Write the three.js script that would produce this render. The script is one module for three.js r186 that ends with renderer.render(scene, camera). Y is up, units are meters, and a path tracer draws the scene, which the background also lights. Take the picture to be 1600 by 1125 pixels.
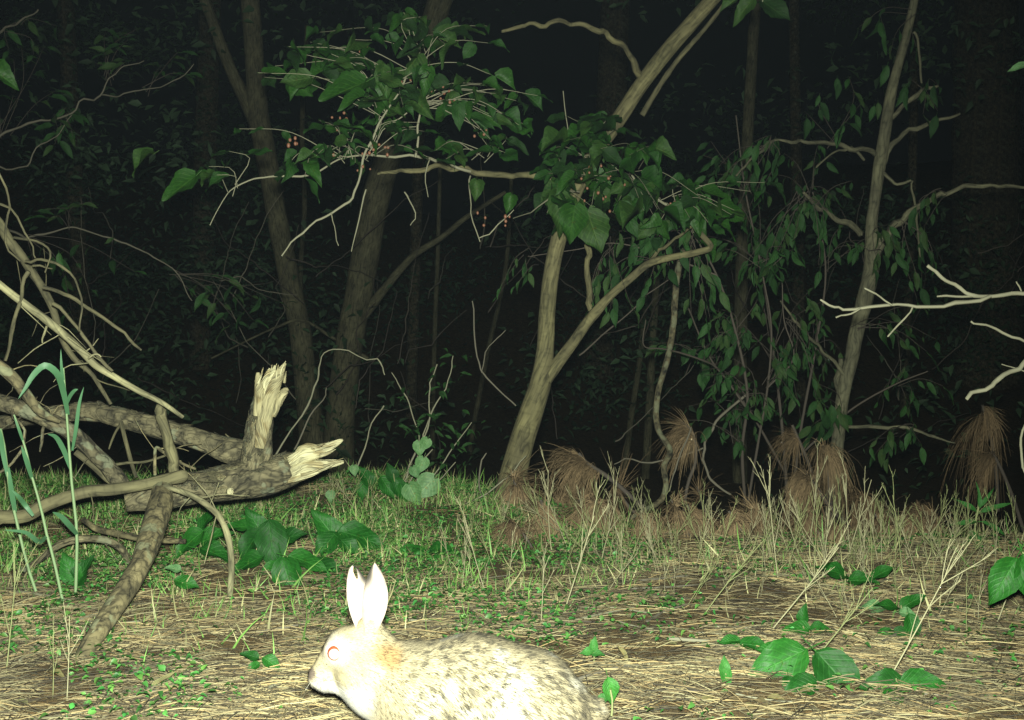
import * as THREE from 'three';
import { mergeGeometries, mergeVertices } from 'three/addons/utils/BufferGeometryUtils.js';
import { MarchingCubes } from 'three/addons/objects/MarchingCubes.js';

// ---------------------------------------------------------------- camera, sky, light, exposure
const scene = new THREE.Scene();
const W = 1600, H = 1125, F = 2084, EYE = 0.62;          // a trail camera strapped 0.62 m above the ground
const camera = new THREE.PerspectiveCamera(2 * Math.atan(H / 2 / F) * 180 / Math.PI, W / H, 0.03, 900);
camera.position.set(0, EYE, 0);
camera.rotation.set(-Math.atan(62.5 / F), 0, 0);
camera.updateMatrixWorld(true);
const renderer = new THREE.WebGLRenderer({ antialias: true });
renderer.setSize(1024, 720);
renderer.toneMapping = THREE.LinearToneMapping;
renderer.toneMappingExposure = 1.0;
renderer.shadowMap.enabled = true;

// night sky: an even, very dim overcast glow
const skyPix = new Float32Array(64 * 32 * 4);
for (let i = 0; i < 64 * 32; i++) { skyPix[i * 4] = 0.0010; skyPix[i * 4 + 1] = 0.0012; skyPix[i * 4 + 2] = 0.0012; skyPix[i * 4 + 3] = 1; }
const skyTex = new THREE.DataTexture(skyPix, 64, 32, THREE.RGBAFormat, THREE.FloatType);
skyTex.mapping = THREE.EquirectangularReflectionMapping; skyTex.magFilter = THREE.LinearFilter; skyTex.needsUpdate = true;
scene.background = skyTex; scene.environment = skyTex;
// thin damp night air that the flash lights up, as the photograph's grey veil shows
scene.fog = new THREE.FogExp2(0xcfe4fb, 0.00015);
// the moon, very weak through the canopy
const moon = new THREE.DirectionalLight(0xdfe8ff, 0.006);
moon.position.set(-6, 12, -4); moon.castShadow = true;
moon.shadow.camera.left = -12; moon.shadow.camera.right = 12; moon.shadow.camera.top = 12; moon.shadow.camera.bottom = -12; moon.shadow.camera.far = 60;
scene.add(moon);
// the trail camera's white flash, just above its lens (its housing is built below)
const FLASH = new THREE.Vector3(0, EYE + 0.058, -0.004);
const flash = new THREE.SpotLight(0xf8ffea, 76, 0, 0.76, 1, 2);
flash.position.copy(FLASH); flash.castShadow = true; flash.shadow.radius = 1.2; flash.shadow.camera.near = 0.05; flash.shadow.mapSize.set(2048, 2048);
scene.add(flash, flash.target);

// ---------------------------------------------------------------- helpers
let seed = 7;
const rnd = () => { seed = (seed + 0x6D2B79F5) | 0; let t = Math.imul(seed ^ (seed >>> 15), 1 | seed); t = (t + Math.imul(t ^ (t >>> 7), 61 | t)) ^ t; return ((t ^ (t >>> 14)) >>> 0) / 4294967296; };
const R = (a, b) => a + (b - a) * rnd();
const gs = () => (rnd() + rnd() + rnd() - 1.5) / 0.75;
const V = (x, y, z) => new THREE.Vector3(x, y, z);
const mix = (a, b, t) => a + (b - a) * t;
const S = (a, b, x) => { let t = (x - a) / (b - a); t = t < 0 ? 0 : t > 1 ? 1 : t; return t * t * (3 - 2 * t); };
const hash = (x, y, z) => { let h = Math.imul(x, 374761393) ^ Math.imul(y, 668265263) ^ Math.imul(z, 1274126177); h = Math.imul(h ^ (h >>> 13), 1274126177); return ((h ^ (h >>> 16)) >>> 0) / 4294967296; };
function noise3(x, y, z) {
  const i = Math.floor(x), j = Math.floor(y), k = Math.floor(z); let u = x - i, v = y - j, w = z - k;
  u = u * u * (3 - 2 * u); v = v * v * (3 - 2 * v); w = w * w * (3 - 2 * w);
  const l = (a, b) => mix(mix(hash(i, j + a, k + b), hash(i + 1, j + a, k + b), u), 0, 0);
  return mix(mix(l(0, 0), l(1, 0), v), mix(l(0, 1), l(1, 1), v), w) * 2 - 1;
}
const fbm = (x, y, z, o = 3) => { let s = 0, a = 0.5; for (let n = 0; n < o; n++) { s += a * noise3(x, y, z); x *= 2.03; y *= 2.03; z *= 2.03; a *= 0.5; } return s; };
function tnoise(x, y, p, q, s) {                          // tileable value noise, x in [0,p), y in [0,q)
  const i = Math.floor(x), j = Math.floor(y); let u = x - i, v = y - j; u = u * u * (3 - 2 * u); v = v * v * (3 - 2 * v);
  const h = (a, b) => hash(((i + a) % p + p) % p, ((j + b) % q + q) % q, s);
  return mix(mix(h(0, 0), h(1, 0), u), mix(h(0, 1), h(1, 1), u), v);
}
const tf = (u, v, p, q, s, o = 3) => { let r = 0, a = 0.5, t = 0; for (let n = 0; n < o; n++) { r += a * tnoise(u * p, v * q, p, q, s + n); t += a; a *= 0.5; p *= 2; q *= 2; } return r / t; };

// pixel of the 1600 x 1125 photograph and depth in metres -> the place in the world where that thing stands
const P = (px, py, d) => V((px - W / 2) / F, -(py - H / 2) / F, -1).multiplyScalar(d).applyMatrix4(camera.matrixWorld);
flash.target.position.copy(P(640, 860, 4));

// height of the ground: flat in front, a low bank to the west, falling away behind a crest
function gh(x, z) {
  const d = -z, west = S(0.35, -0.35, x);
  let y = 0.045 * west * S(2.9, 4.4, d);
  const f = d - (3.6 + 0.42 * S(0.62, 0.02, x) + 0.63 * west);
  if (f > 0) { const q = 0.26 * f * f / (f + 0.5); y -= 0.75 * (1 - Math.exp(-q / 0.75)); }
  const far = Math.hypot(x, d) - 12; if (far > 0) y += S(0, 26, far) * (4.5 + 5 * fbm(x * 0.09, 4, z * 0.05, 3)) + 0.5 * S(0, 10, far) * fbm(x * 0.25, 6, z * 0.25, 2);
  const n = 1 / (1 + Math.max(0, Math.hypot(x, d) - 12) * 0.02);
  y += 0.022 * fbm(x * 1.7, 3.1, z * 1.7, 3) + 0.008 * fbm(x * 9, 1.7, z * 9, 2) * n;
  return y;
}
const onGround = (px, d) => { const p = P(px, 500, d); p.y = gh(p.x, p.z); return p; };
function groundAt(px, py) { let d = 1.4; for (let i = 0; i < 900; i++) { const p = P(px, py, d); if (p.y < gh(p.x, p.z)) return p; d += 0.006; } return onGround(px, 5); }

// ---------------------------------------------------------------- textures and materials
function tex(n, fn, srgb = true) {
  const a = new Uint8Array(n * n * 4);
  for (let j = 0; j < n; j++) for (let i = 0; i < n; i++) { const c = fn(i / n, j / n), o = (j * n + i) * 4; for (let k = 0; k < 3; k++) a[o + k] = Math.max(0, Math.min(255, c[k] * 255)); a[o + 3] = 255; }
  const t = new THREE.DataTexture(a, n, n, THREE.RGBAFormat); t.wrapS = t.wrapT = THREE.RepeatWrapping; t.magFilter = THREE.LinearFilter; t.minFilter = THREE.LinearMipmapLinearFilter; t.generateMipmaps = true;
  if (srgb) t.colorSpace = THREE.SRGBColorSpace; t.needsUpdate = true; return t;
}
const g3 = v => [v, v, v];
const fiss = (u, v, p, q, s) => { const w = tf(u, v, 6, 4, s + 50, 2) * 0.12; return Math.pow(1 - Math.abs(2 * tf(u + w, v, p, q, s, 3) - 1), 6); };
const smoothBarkH = (u, v) => 0.72 + 0.3 * (tf(u, v, 36, 8, 3, 3) - 0.5) - 0.26 * fiss(u, v, 26, 4, 9) - 0.07 * S(0.6, 0.76, tf(u, v, 10, 40, 21, 2));
const roughBarkH = (u, v) => 0.7 + 0.5 * (tf(u, v, 14, 10, 31, 4) - 0.5) - 0.36 * fiss(u, v, 12, 7, 37) - 0.2 * fiss(u, v, 30, 18, 41);
const T = {};
T.smooth = tex(512, (u, v) => { const h = smoothBarkH(u, v), b = tf(u, v, 5, 5, 61, 3); return [0.80 * h + 0.2 * b, 0.77 * h + 0.2 * b, 0.66 * h + 0.15 * b]; });
T.smoothB = tex(512, (u, v) => g3(smoothBarkH(u, v)), false);
T.rough = tex(512, (u, v) => {
  const h = roughBarkH(u, v), l = S(0.6, 0.68, tf(u, v, 9, 9, 71, 4)), br = tf(u, v, 4, 4, 77, 3);
  const c = [0.82 * h + 0.16 * br, 0.77 * h + 0.15 * br, 0.64 * h + 0.12 * br]; return [mix(c[0], 0.70, l * 0.6), mix(c[1], 0.74, l * 0.6), mix(c[2], 0.66, l * 0.6)];
});
T.roughB = tex(512, (u, v) => g3(roughBarkH(u, v)), false);
T.wood = tex(256, (u, v) => { const k = 0.86 + 0.34 * (tf(u, v, 48, 3, 81, 3) - 0.5) - 0.2 * fiss(u, v, 20, 2, 85); const s = S(0.58, 0.75, tf(u, v, 6, 3, 88, 3)); return [k * mix(1.08, 0.9, s), k * mix(1.06, 0.84, s), k * mix(0.93, 0.68, s)]; });
T.woodB = tex(256, (u, v) => g3(0.6 + 0.7 * (tf(u, v, 48, 3, 81, 3) - 0.5) - 0.4 * fiss(u, v, 20, 2, 85)), false);
function strawTexture(n) {                                 // short straw strokes over soil
  const a = new Float32Array(n * n * 4), hgt = new Float32Array(n * n);
  for (let j = 0; j < n; j++) for (let i = 0; i < n; i++) { const k = 0.2 + 0.26 * tf(i / n, j / n, 24, 24, 91, 4), o = (j * n + i) * 4; a[o] = k * 1.28; a[o + 1] = k * 1.04; a[o + 2] = k * 0.72; hgt[j * n + i] = 0.1 * k; }
  for (let s = 0; s < 5200; s++) {
    const x0 = rnd() * n, y0 = rnd() * n, an = gs() * 0.9 + (rnd() < 0.25 ? 1.5 : 0), L = R(30, 110), b = R(0.25, 0.75), w = R(0.6, 1.6), cu = gs() * 0.006, red = R(0, 0.12);
    for (let t = 0; t < L; t += 0.7) {
      const aa = an + cu * t, x = x0 + Math.cos(aa) * t, y = y0 + Math.sin(aa) * t;
      for (let q = 0; q <= w; q++) { const xi = ((Math.floor(x) % n) + n) % n, yi = ((Math.floor(y + q) % n) + n) % n, o = (yi * n + xi) * 4; a[o] = b; a[o + 1] = b * (0.82 - red); a[o + 2] = b * (0.56 - red); hgt[yi * n + xi] = 0.3 + 0.7 * s / 5200; }
    }
  }
  return [tex(n, (u, v) => { const o = (Math.floor(v * n) * n + Math.floor(u * n)) * 4; return [a[o], a[o + 1], a[o + 2]]; }), tex(n, (u, v) => g3(hgt[Math.floor(v * n) * n + Math.floor(u * n)]), false)];
}
[T.straw, T.strawB] = strawTexture(1024);
const veinH = (u, v) => { const a = Math.abs(u - 0.5) * 2, m = Math.exp(-a * a * 500); const ph = (v - a * 0.32) * 8, f = Math.abs(ph - Math.floor(ph) - 0.5); return Math.max(m, 0.7 * Math.exp(-Math.pow((0.5 - f) * 9, 2)) * (1 - 0.4 * a)); };
T.leaf = tex(256, (u, v) => { const q = veinH(u, v) * 0.34, n = tf(u, v, 18, 18, 95, 3) * 0.26, s = S(0.72, 0.8, tf(u, v, 12, 12, 99, 3)) * 0.12; return [0.62 + q * 0.8 + n - 0.1 + s, 0.72 + q * 0.5 + n - 0.1 - s * 0.5, 0.62 + q * 0.6 + n - 0.1 - s]; });
T.leafB = tex(256, (u, v) => g3(0.7 - 0.5 * veinH(u, v) + 0.2 * tf(u, v, 30, 30, 97, 2)), false);

const lin = (r, g, b) => new THREE.Color().setRGB(r, g, b);
const std = (c, o = {}) => new THREE.MeshStandardMaterial({ color: c, roughness: 0.85, ...o });
const bark = (c, kind = 'smooth', bump = 0.0018) => std(c, { map: T[kind], bumpMap: T[kind + 'B'], bumpScale: bump, roughness: 0.9 });
const M = {
  mulberry: bark(lin(0.33, 0.315, 0.225)), slender: bark(lin(0.30, 0.305, 0.27)), backTree: bark(lin(0.30, 0.30, 0.255), 'smooth', 0.005), darkTree: bark(lin(0.34, 0.33, 0.29), 'rough', 0.006),
  log: bark(lin(0.42, 0.42, 0.365), 'rough', 0.008), branch: bark(lin(0.23, 0.222, 0.17), 'smooth', 0.0018), greyBranch: bark(lin(0.58, 0.57, 0.45), 'rough', 0.0018), paleTwig: bark(lin(0.62, 0.62, 0.51), 'smooth', 0.0012),
  oldWood: std(lin(0.40, 0.37, 0.28), { map: T.wood, bumpMap: T.woodB, bumpScale: 0.003, roughness: 0.85 }),
  greyLog: bark(lin(0.64, 0.62, 0.49), 'rough', 0.0025), lowBranch: bark(lin(0.33, 0.32, 0.245), 'smooth', 0.0018),
  wood: std(lin(0.60, 0.58, 0.47), { map: T.wood, bumpMap: T.woodB, bumpScale: 0.004, roughness: 0.75 }),
  twig: std(lin(0.14, 0.125, 0.095)), twigPale: std(lin(0.22, 0.21, 0.145)), twigBrown: std(lin(0.07, 0.056, 0.045)), vine: bark(lin(0.34, 0.33, 0.265), 'rough', 0.0015),
  ground: std(lin(0.80, 0.84, 0.63), { map: T.straw, bumpMap: T.strawB, bumpScale: 0.006, roughness: 0.95 }),
  needleBrown: std(lin(0.20, 0.14, 0.08), { vertexColors: true }), needleBrown2: std(lin(0.25, 0.18, 0.105), { vertexColors: true }), weed: std(lin(0.22, 0.24, 0.105)), weedPale: std(lin(0.32, 0.30, 0.18)), reed: std(lin(0.10, 0.22, 0.10), { roughness: 0.6 }), reedStem: std(lin(0.18, 0.27, 0.13), { roughness: 0.6 }),
};
const leafMat = (r, g, b, rough = 0.5) => new THREE.MeshPhysicalMaterial({ specularIntensity: 0.4, color: lin(r, g, b), map: T.leaf, bumpMap: T.leafB, bumpScale: 0.0012, roughness: rough, side: THREE.DoubleSide });
const LM = {
  mulberry: [leafMat(0.022, 0.072, 0.012, 0.6), leafMat(0.034, 0.095, 0.016, 0.5), leafMat(0.016, 0.047, 0.01, 0.7), leafMat(0.045, 0.088, 0.02, 0.6)],
  cherry: [leafMat(0.034, 0.09, 0.026, 0.65), leafMat(0.046, 0.115, 0.034, 0.6), leafMat(0.024, 0.066, 0.02, 0.75), leafMat(0.06, 0.10, 0.034, 0.65)],
  seedling: [leafMat(0.024, 0.135, 0.02, 0.5), leafMat(0.034, 0.17, 0.026, 0.5), leafMat(0.018, 0.10, 0.016, 0.55)],
  pale: [leafMat(0.22, 0.36, 0.18), leafMat(0.26, 0.38, 0.22), leafMat(0.19, 0.32, 0.17)],
  bright: [leafMat(0.07, 0.24, 0.05), leafMat(0.06, 0.20, 0.05), leafMat(0.09, 0.27, 0.07)],
};

// ---------------------------------------------------------------- things, parts, geometry builders
const taken = {};
function numbered(n) { const k = taken[n] = (taken[n] ?? -1) + 1; return k ? n + '_' + String(k).padStart(3, '0') : n; }
function tag(o, label, category, group, kind) { o.userData = { label, category }; if (group) o.userData.group = group; if (kind) o.userData.kind = kind; return o; }
function sh(m) { m.castShadow = m.receiveShadow = true; return m; }
function thing(name, label, category, base, group) { const o = new THREE.Group(); o.name = numbered(name); o.position.copy(base); scene.add(o); o.base0 = base.clone(); return tag(o, label, category, group); }
function rootOf(o) { while (o && !o.base0) o = o.parent; return o ? o.base0 : V(0, 0, 0); }
function part(name, geo, mat, parent, kind) { const b = rootOf(parent); geo.translate(-b.x, -b.y, -b.z); const m = sh(new THREE.Mesh(geo, mat)); m.name = name; parent.add(m); if (kind) m.userData.kind = kind; return m; }
function sub(name, parent) { const g = new THREE.Group(); g.name = name; parent.add(g); return g; }

// swept tube through [x,y,z,r]: rings at even steps, rough radius, uv in metres / 0.3
function sweep(nodes, { sides = 8, step = 0.02, rough = 0.08, nf = 30, close0 = true, tip = true, tile = 0.3, flat = 1, grain = 0 } = {}) {
  const curve = new THREE.CatmullRomCurve3(nodes.map(n => n.p), false, 'centripetal'), len = curve.getLength();
  const n = Math.max(nodes.length, Math.min(260, Math.ceil(len / step))), pos = [], uv = [], idx = [];
  let N = null, prev = null; const off = Math.floor(len * 1000) % 97;
  for (let i = 0; i <= n; i++) {
    const t = i / n, p = curve.getPoint(t), tg = curve.getTangent(t), k = t * (nodes.length - 1), a = Math.min(nodes.length - 2, Math.floor(k)), r = mix(nodes[a].r, nodes[a + 1].r, k - a);
    if (!N) N = Math.abs(tg.y) < 0.9 ? V(0, 1, 0) : V(1, 0, 0);
    N = N.clone().addScaledVector(tg, -N.dot(tg)).normalize(); const B = tg.clone().cross(N);
    const dist = prev ? prev.d + p.distanceTo(prev.p) : 0; prev = { p, d: dist };
    for (let s = 0; s <= sides; s++) {
      const an = s / sides * Math.PI * 2, c = Math.cos(an), q = Math.sin(an) * flat, rr = r * (1 + (grain ? grain * (hash(s % sides, off, 3) - 0.5) + 0.14 * noise3(s * 7.1, off, dist * 16) : rough * 1.6 * fbm(c * 1.3 + off, q * 1.3 + p.y * nf * 0.4, dist * nf, 2)));
      pos.push(p.x + (N.x * c + B.x * q) * rr, p.y + (N.y * c + B.y * q) * rr, p.z + (N.z * c + B.z * q) * rr);
      uv.push((s / sides * 2 * Math.PI * r) / tile + off * 0.13, dist / tile + off * 0.37);
    }
  }
  const st = sides + 1;
  for (let i = 0; i < n; i++) for (let s = 0; s < sides; s++) { const a = i * st + s; idx.push(a, a + 1, a + st, a + 1, a + st + 1, a + st); }
  for (const [i, fl] of [[0, 1], [n, 0]]) { const c = pos.length / 3, p = curve.getPoint(i / n); pos.push(p.x, p.y, p.z); uv.push(off * 0.13, off * 0.37); for (let s = 0; s < sides; s++) { const a = i * st + s; fl ? idx.push(c, a + 1, a) : idx.push(c, a, a + 1); } }
  const g = new THREE.BufferGeometry(); g.setAttribute('position', new THREE.Float32BufferAttribute(pos, 3)); g.setAttribute('uv', new THREE.Float32BufferAttribute(uv, 2)); g.setIndex(idx); g.computeVertexNormals();
  // weld the normals across the seam
  const nn = g.attributes.normal; for (let i = 0; i <= n; i++) { const a = i * st, b = a + sides, v = V(nn.getX(a) + nn.getX(b), nn.getY(a) + nn.getY(b), nn.getZ(a) + nn.getZ(b)).normalize(); nn.setXYZ(a, v.x, v.y, v.z); nn.setXYZ(b, v.x, v.y, v.z); }
  return g;
}
// the same from photograph points: [px, py, radius in px, depth?]
const px = (list, d0, d1 = d0) => list.map(([x, y, r = 2, d], i) => { const dd = d ?? mix(d0, d1, i / (list.length - 1)); return { p: P(x, y, dd), r: r / F * dd }; });
const kinked = n => { const o = []; n.forEach((a, i) => { if (i) { const b = n[i - 1], L = a.p.distanceTo(b.p), m = Math.max(1, Math.min(4, Math.round(L / 0.06))); for (let k = 1; k <= m; k++) { const t = (k - 0.5) / m + R(-0.15, 0.15) / m, r = mix(b.r, a.r, t), w = r * 0.9 + L * 0.012; o.push({ p: b.p.clone().lerp(a.p, t).add(V(gs() * w, gs() * w, gs() * w)), r: r * R(0.8, 1.25) }); } } o.push(a); }); return o; };
const limb = (list, d0, d1, o) => { const n = px(list, d0, d1); return sweep(o && o.kink ? kinked(n) : n, o); };
const thin = { sides: 6, step: 0.02, rough: 0.22, nf: 70, kink: true };
const hair = { sides: 4, step: 0.03, rough: 0.2, nf: 80, kink: true };
const ribbonless = nodes => sweep(nodes, { sides: 3, step: 9, rough: 0 });

function leafGeo({ w = 0.6, seg = 8, cols = 4, fold = 0.18, droop = 0.25, tip = 1.6, belly = 0.35, heart = 0, serr = 0.03, pet = 0.22, wave = 0.03, sd = 1 }) {
  const pos = [], uv = [], idx = [];
  for (let i = 0; i <= seg; i++) {
    const t = i / seg; let h = Math.pow(Math.sin(Math.PI * Math.pow(t, Math.log(0.5) / Math.log(belly))), 0.8); h = Math.max(0, h) * Math.pow(1 - t, 0.12 * tip) * w / 2;
    if (heart && t < 0.2) h = Math.max(h, w * 0.27 * Math.sqrt(t / 0.2 + 0.05));
    if (t === 0) h = heart ? w * 0.12 : 0.004; if (t === 1) h = 0.002;
    for (let c = 0; c <= cols; c++) {
      const u = c / cols * 2 - 1, e = Math.abs(u) === 1 ? 1 + serr * ((i % 2) ? 2 : -1) : 1, back = heart && t < 0.25 ? -heart * Math.abs(u) * (1 - t / 0.25) : 0;
      pos.push(t + back - (Math.abs(u) === 1 ? serr * 0.3 : 0), Math.abs(u) * h * fold * 2 - droop * t * t + wave * Math.sin(t * 9 + u * 2 + sd * 2.1) * Math.abs(u), u * h * e); uv.push((u + 1) / 2, t);
    }
  }
  const st = cols + 1; for (let i = 0; i < seg; i++) for (let c = 0; c < cols; c++) { const a = i * st + c; idx.push(a, a + 1, a + st, a + 1, a + st + 1, a + st); }
  if (pet) { const b = pos.length / 3; for (const [x, r] of [[-pet, 0.012], [0.02, 0.009]]) for (let k = 0; k < 3; k++) { const an = k * 2.094; pos.push(x, -0.012 + Math.cos(an) * r + (x < 0 ? 0.05 * pet : 0), Math.sin(an) * r); uv.push(0.5, 0.02); } for (let k = 0; k < 3; k++) { const a = b + k, c = b + (k + 1) % 3; idx.push(a, c, a + 3, c, c + 3, a + 3); } }
  const g = new THREE.BufferGeometry(); g.setAttribute('position', new THREE.Float32BufferAttribute(pos, 3)); g.setAttribute('uv', new THREE.Float32BufferAttribute(uv, 2)); g.setIndex(idx); g.computeVertexNormals(); return g;
}
const LG = {
  mulberry: [1, 2, 3, 4, 5, 6].map(k => leafGeo({ w: 0.58 + 0.06 * ((k * 5) % 6), heart: 0.08, belly: 0.32 + 0.02 * (k % 3), fold: [0.05, 0.5, 0.2, 0.8, 0.3, 0.12][k - 1], droop: [0.1, 0.35, -0.1, 0.2, 0.5, 0.25][k - 1], seg: 10, serr: 0.035, sd: k * 1.7, wave: 0.05 + 0.02 * (k % 3) })),
  cherry: [1, 2, 3].map(k => leafGeo({ w: 0.42, belly: 0.45, fold: 0.1 + 0.08 * k, droop: 0.08 * k, seg: 7, cols: 2, serr: 0.02, sd: k, pet: 0.15, tip: 2 })),
  seedling: [1, 2, 3].map(k => leafGeo({ w: 0.66, belly: 0.42, fold: 0.08 + 0.05 * k, droop: 0.1 + 0.06 * k, seg: 12, serr: 0.02, sd: k, wave: 0.05, pet: 0.3 })),
  heart: [1, 2].map(k => leafGeo({ w: 0.95, heart: 0.14, belly: 0.3, fold: 0.1 * k, droop: 0.12, seg: 10, serr: 0, sd: k, wave: 0.05, pet: 0.35 })),
  lance: [1, 2].map(k => leafGeo({ w: 0.2, belly: 0.4, fold: 0.3, droop: 0.25 * k, seg: 8, cols: 2, serr: 0, sd: k, pet: 0.05 })),
};
const pick = a => a[Math.floor(rnd() * a.length)];
const basis = new THREE.Matrix4();
function leaf(parent, at, dir, nrm, size, kind, mats = LM[kind], name = 'leaf', geos = LG[kind]) {
  const m = sh(new THREE.Mesh(pick(geos), pick(mats))); m.name = name; const X = dir.clone().normalize(), Z = X.clone().cross(nrm).normalize(), Y = Z.clone().cross(X);
  basis.makeBasis(X, Y, Z); m.quaternion.setFromRotationMatrix(basis); m.scale.setScalar(size); m.position.copy(at).sub(rootOf(parent)); parent.add(m); return m;
}
const flatDir = () => { const a = R(0, 6.283); return V(Math.cos(a), R(-0.75, -0.1), Math.sin(a)); };
const hangDir = () => { const a = R(0, 6.283), k = R(0.15, 0.75); return V(Math.cos(a) * k, -1, Math.sin(a) * k); };
// a spray of leaves on a twig that grows from one point to another
function spray(tree, crown, from, to, n, size, kind, hang, r = 0.0022, mat = M.twigBrown) {
  const mid = from.clone().lerp(to, 0.5).add(V(gs() * 0.03, 0.05 * from.distanceTo(to) + 0.02, gs() * 0.03)), nodes = [{ p: from, r }, { p: mid, r: r * 0.8 }, { p: to, r: r * 0.45 }];
  part('twig', sweep(nodes, hair), mat, tree);
  const c = new THREE.CatmullRomCurve3(nodes.map(q => q.p), false, 'centripetal'), along = to.clone().sub(from).normalize();
  for (let i = 0; i < n; i++) {
    const t = 1 - (i / n) * 0.8 * (0.8 + 0.3 * rnd()), p = c.getPoint(Math.max(0, Math.min(1, t))), d = (hang ? hangDir() : flatDir()).addScaledVector(along, 0.5).normalize(), s = size * R(0.45, 1.2);
    const nr = hang ? V(gs(), 0.4, gs() + 0.5) : V(gs() * 0.9, 0.9, gs() * 0.9 + 0.05);
    leaf(crown, p.clone().addScaledVector(d, 0.2 * s), d, nr, s, kind);
  }
}
// leaves round a photograph point: ellipse rx, ry px at depth d +- dz, fed from an anchor
function clump(tree, crown, anchor, [cx, cy, rx, ry], d, dz, twigs, per, sizePx, kind, hang) {
  for (let i = 0; i < twigs; i++) { const a = R(0, 6.283), q = Math.sqrt(rnd()), dd = d + gs() * dz; spray(tree, crown, anchor.clone().add(V(gs() * 0.02, gs() * 0.02, gs() * 0.02)), P(cx + Math.cos(a) * rx * q, cy + Math.sin(a) * ry * q, dd), per, sizePx / F * d, kind, hang, 0.0014, kind === 'mulberry' ? M.twigPale : M.twigBrown); }
}

// ---------------------------------------------------------------- the setting: ground and what covers it
{
  const xs = [], zs = [], grow = (lo, step, n, k) => { const a = [lo]; for (let i = 0; i < n; i++) { a.push(a[a.length - 1] + step); if (i > n - 46) step *= k; } return a; };
  const half = grow(0, 0.03, 150, 1.17); for (let i = half.length - 1; i > 0; i--) xs.push(-half[i]); xs.push(...half);
  const fwd = grow(0.6, 0.028, 260, 1.16); for (const v of [60, 25, 10, 4, 2, 1, 0.4, 0, -0.3]) zs.push(v); for (const v of fwd) zs.push(-v);
  const pos = [], uv = [], idx = [], nx = xs.length;
  for (const z of zs) for (const x of xs) { pos.push(x, gh(x, z), z); uv.push(x / 0.62, z / 0.62); }
  for (let j = 0; j < zs.length - 1; j++) for (let i = 0; i < nx - 1; i++) { const a = j * nx + i; idx.push(a, a + 1, a + nx, a + 1, a + nx + 1, a + nx); }
  const g = new THREE.BufferGeometry(); g.setAttribute('position', new THREE.Float32BufferAttribute(pos, 3)); g.setAttribute('uv', new THREE.Float32BufferAttribute(uv, 2)); g.setIndex(idx); g.computeVertexNormals();
  const m = sh(new THREE.Mesh(g, M.ground)); m.name = 'ground'; tag(m, 'forest floor of brown soil and fallen pine needles', 'ground', null, 'structure'); scene.add(m);
}
function scatter(name, geo, mat, n, place, label, category) {
  const bp = geo.attributes.position, bn = geo.attributes.normal, bi = geo.index.array, nv = bp.count, pos = new Float32Array(n * nv * 3), nor = new Float32Array(n * nv * 3), col = new Float32Array(n * nv * 3), idx = new Uint32Array(n * bi.length);
  const m4 = new THREE.Matrix4(), q = new THREE.Quaternion(), v = V(0, 0, 0), w = V(0, 0, 0); let k = 0;
  for (let i = 0; i < n * 8 && k < n; i++) {
    const o = place(); if (!o) continue; q.setFromEuler(o.e); m4.compose(o.p, q, o.s);
    for (let a = 0; a < nv; a++) { const at = (k * nv + a) * 3; v.fromBufferAttribute(bp, a).applyMatrix4(m4).toArray(pos, at); w.fromBufferAttribute(bn, a).applyQuaternion(q).toArray(nor, at); col.set(o.c, at); }
    for (let a = 0; a < bi.length; a++) idx[k * bi.length + a] = bi[a] + k * nv; k++;
  }
  const g = new THREE.BufferGeometry(); g.setAttribute('position', new THREE.BufferAttribute(pos.slice(0, k * nv * 3), 3)); g.setAttribute('normal', new THREE.BufferAttribute(nor.slice(0, k * nv * 3), 3)); g.setAttribute('color', new THREE.BufferAttribute(col.slice(0, k * nv * 3), 3)); g.setIndex(new THREE.BufferAttribute(idx.slice(0, k * bi.length), 1));
  const m = sh(new THREE.Mesh(g, mat)); m.name = name; tag(m, label, category, null, 'stuff'); scene.add(m); return m;
}
const bare = o => new THREE.MeshStandardMaterial({ vertexColors: true, roughness: 0.85, ...o });
function straw() { const p = [], ix = []; for (const [x, y, z, r] of [[-0.5, -0.01, 0, 0.009], [0, 0.03, 0.02, 0.0095], [0.5, -0.01, 0, 0.004]]) for (let m = 0; m < 3; m++) p.push(x, y + Math.cos(m * 2.094) * r, z + Math.sin(m * 2.094) * r); for (let k = 0; k < 2; k++) for (let m = 0; m < 3; m++) { const a = k * 3 + m, e = k * 3 + (m + 1) % 3; ix.push(a, a + 3, e, e, a + 3, e + 3); } const g = new THREE.BufferGeometry(); g.setAttribute('position', new THREE.Float32BufferAttribute(p, 3)); g.setIndex(ix); g.computeVertexNormals(); return g; }
const inView = (d0, d1, spread = 0.43, pow = 1) => { const d = mix(d0, d1, Math.pow(rnd(), pow)), x = R(-spread, spread) * d; return V(x, gh(x, -d), -d); };
const greenness = (x, d) => { const west = S(0.5, -0.2, x); return S(2.3, 3.5, d + 0.6 * fbm(x * 1.6, 9, d * 1.6, 3) - 0.12 * (1 - west)) * (0.28 + 0.72 * S(0.75, -0.05, x)); };
const E = (x, y, z) => new THREE.Euler(x, y, z, 'YXZ');
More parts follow.
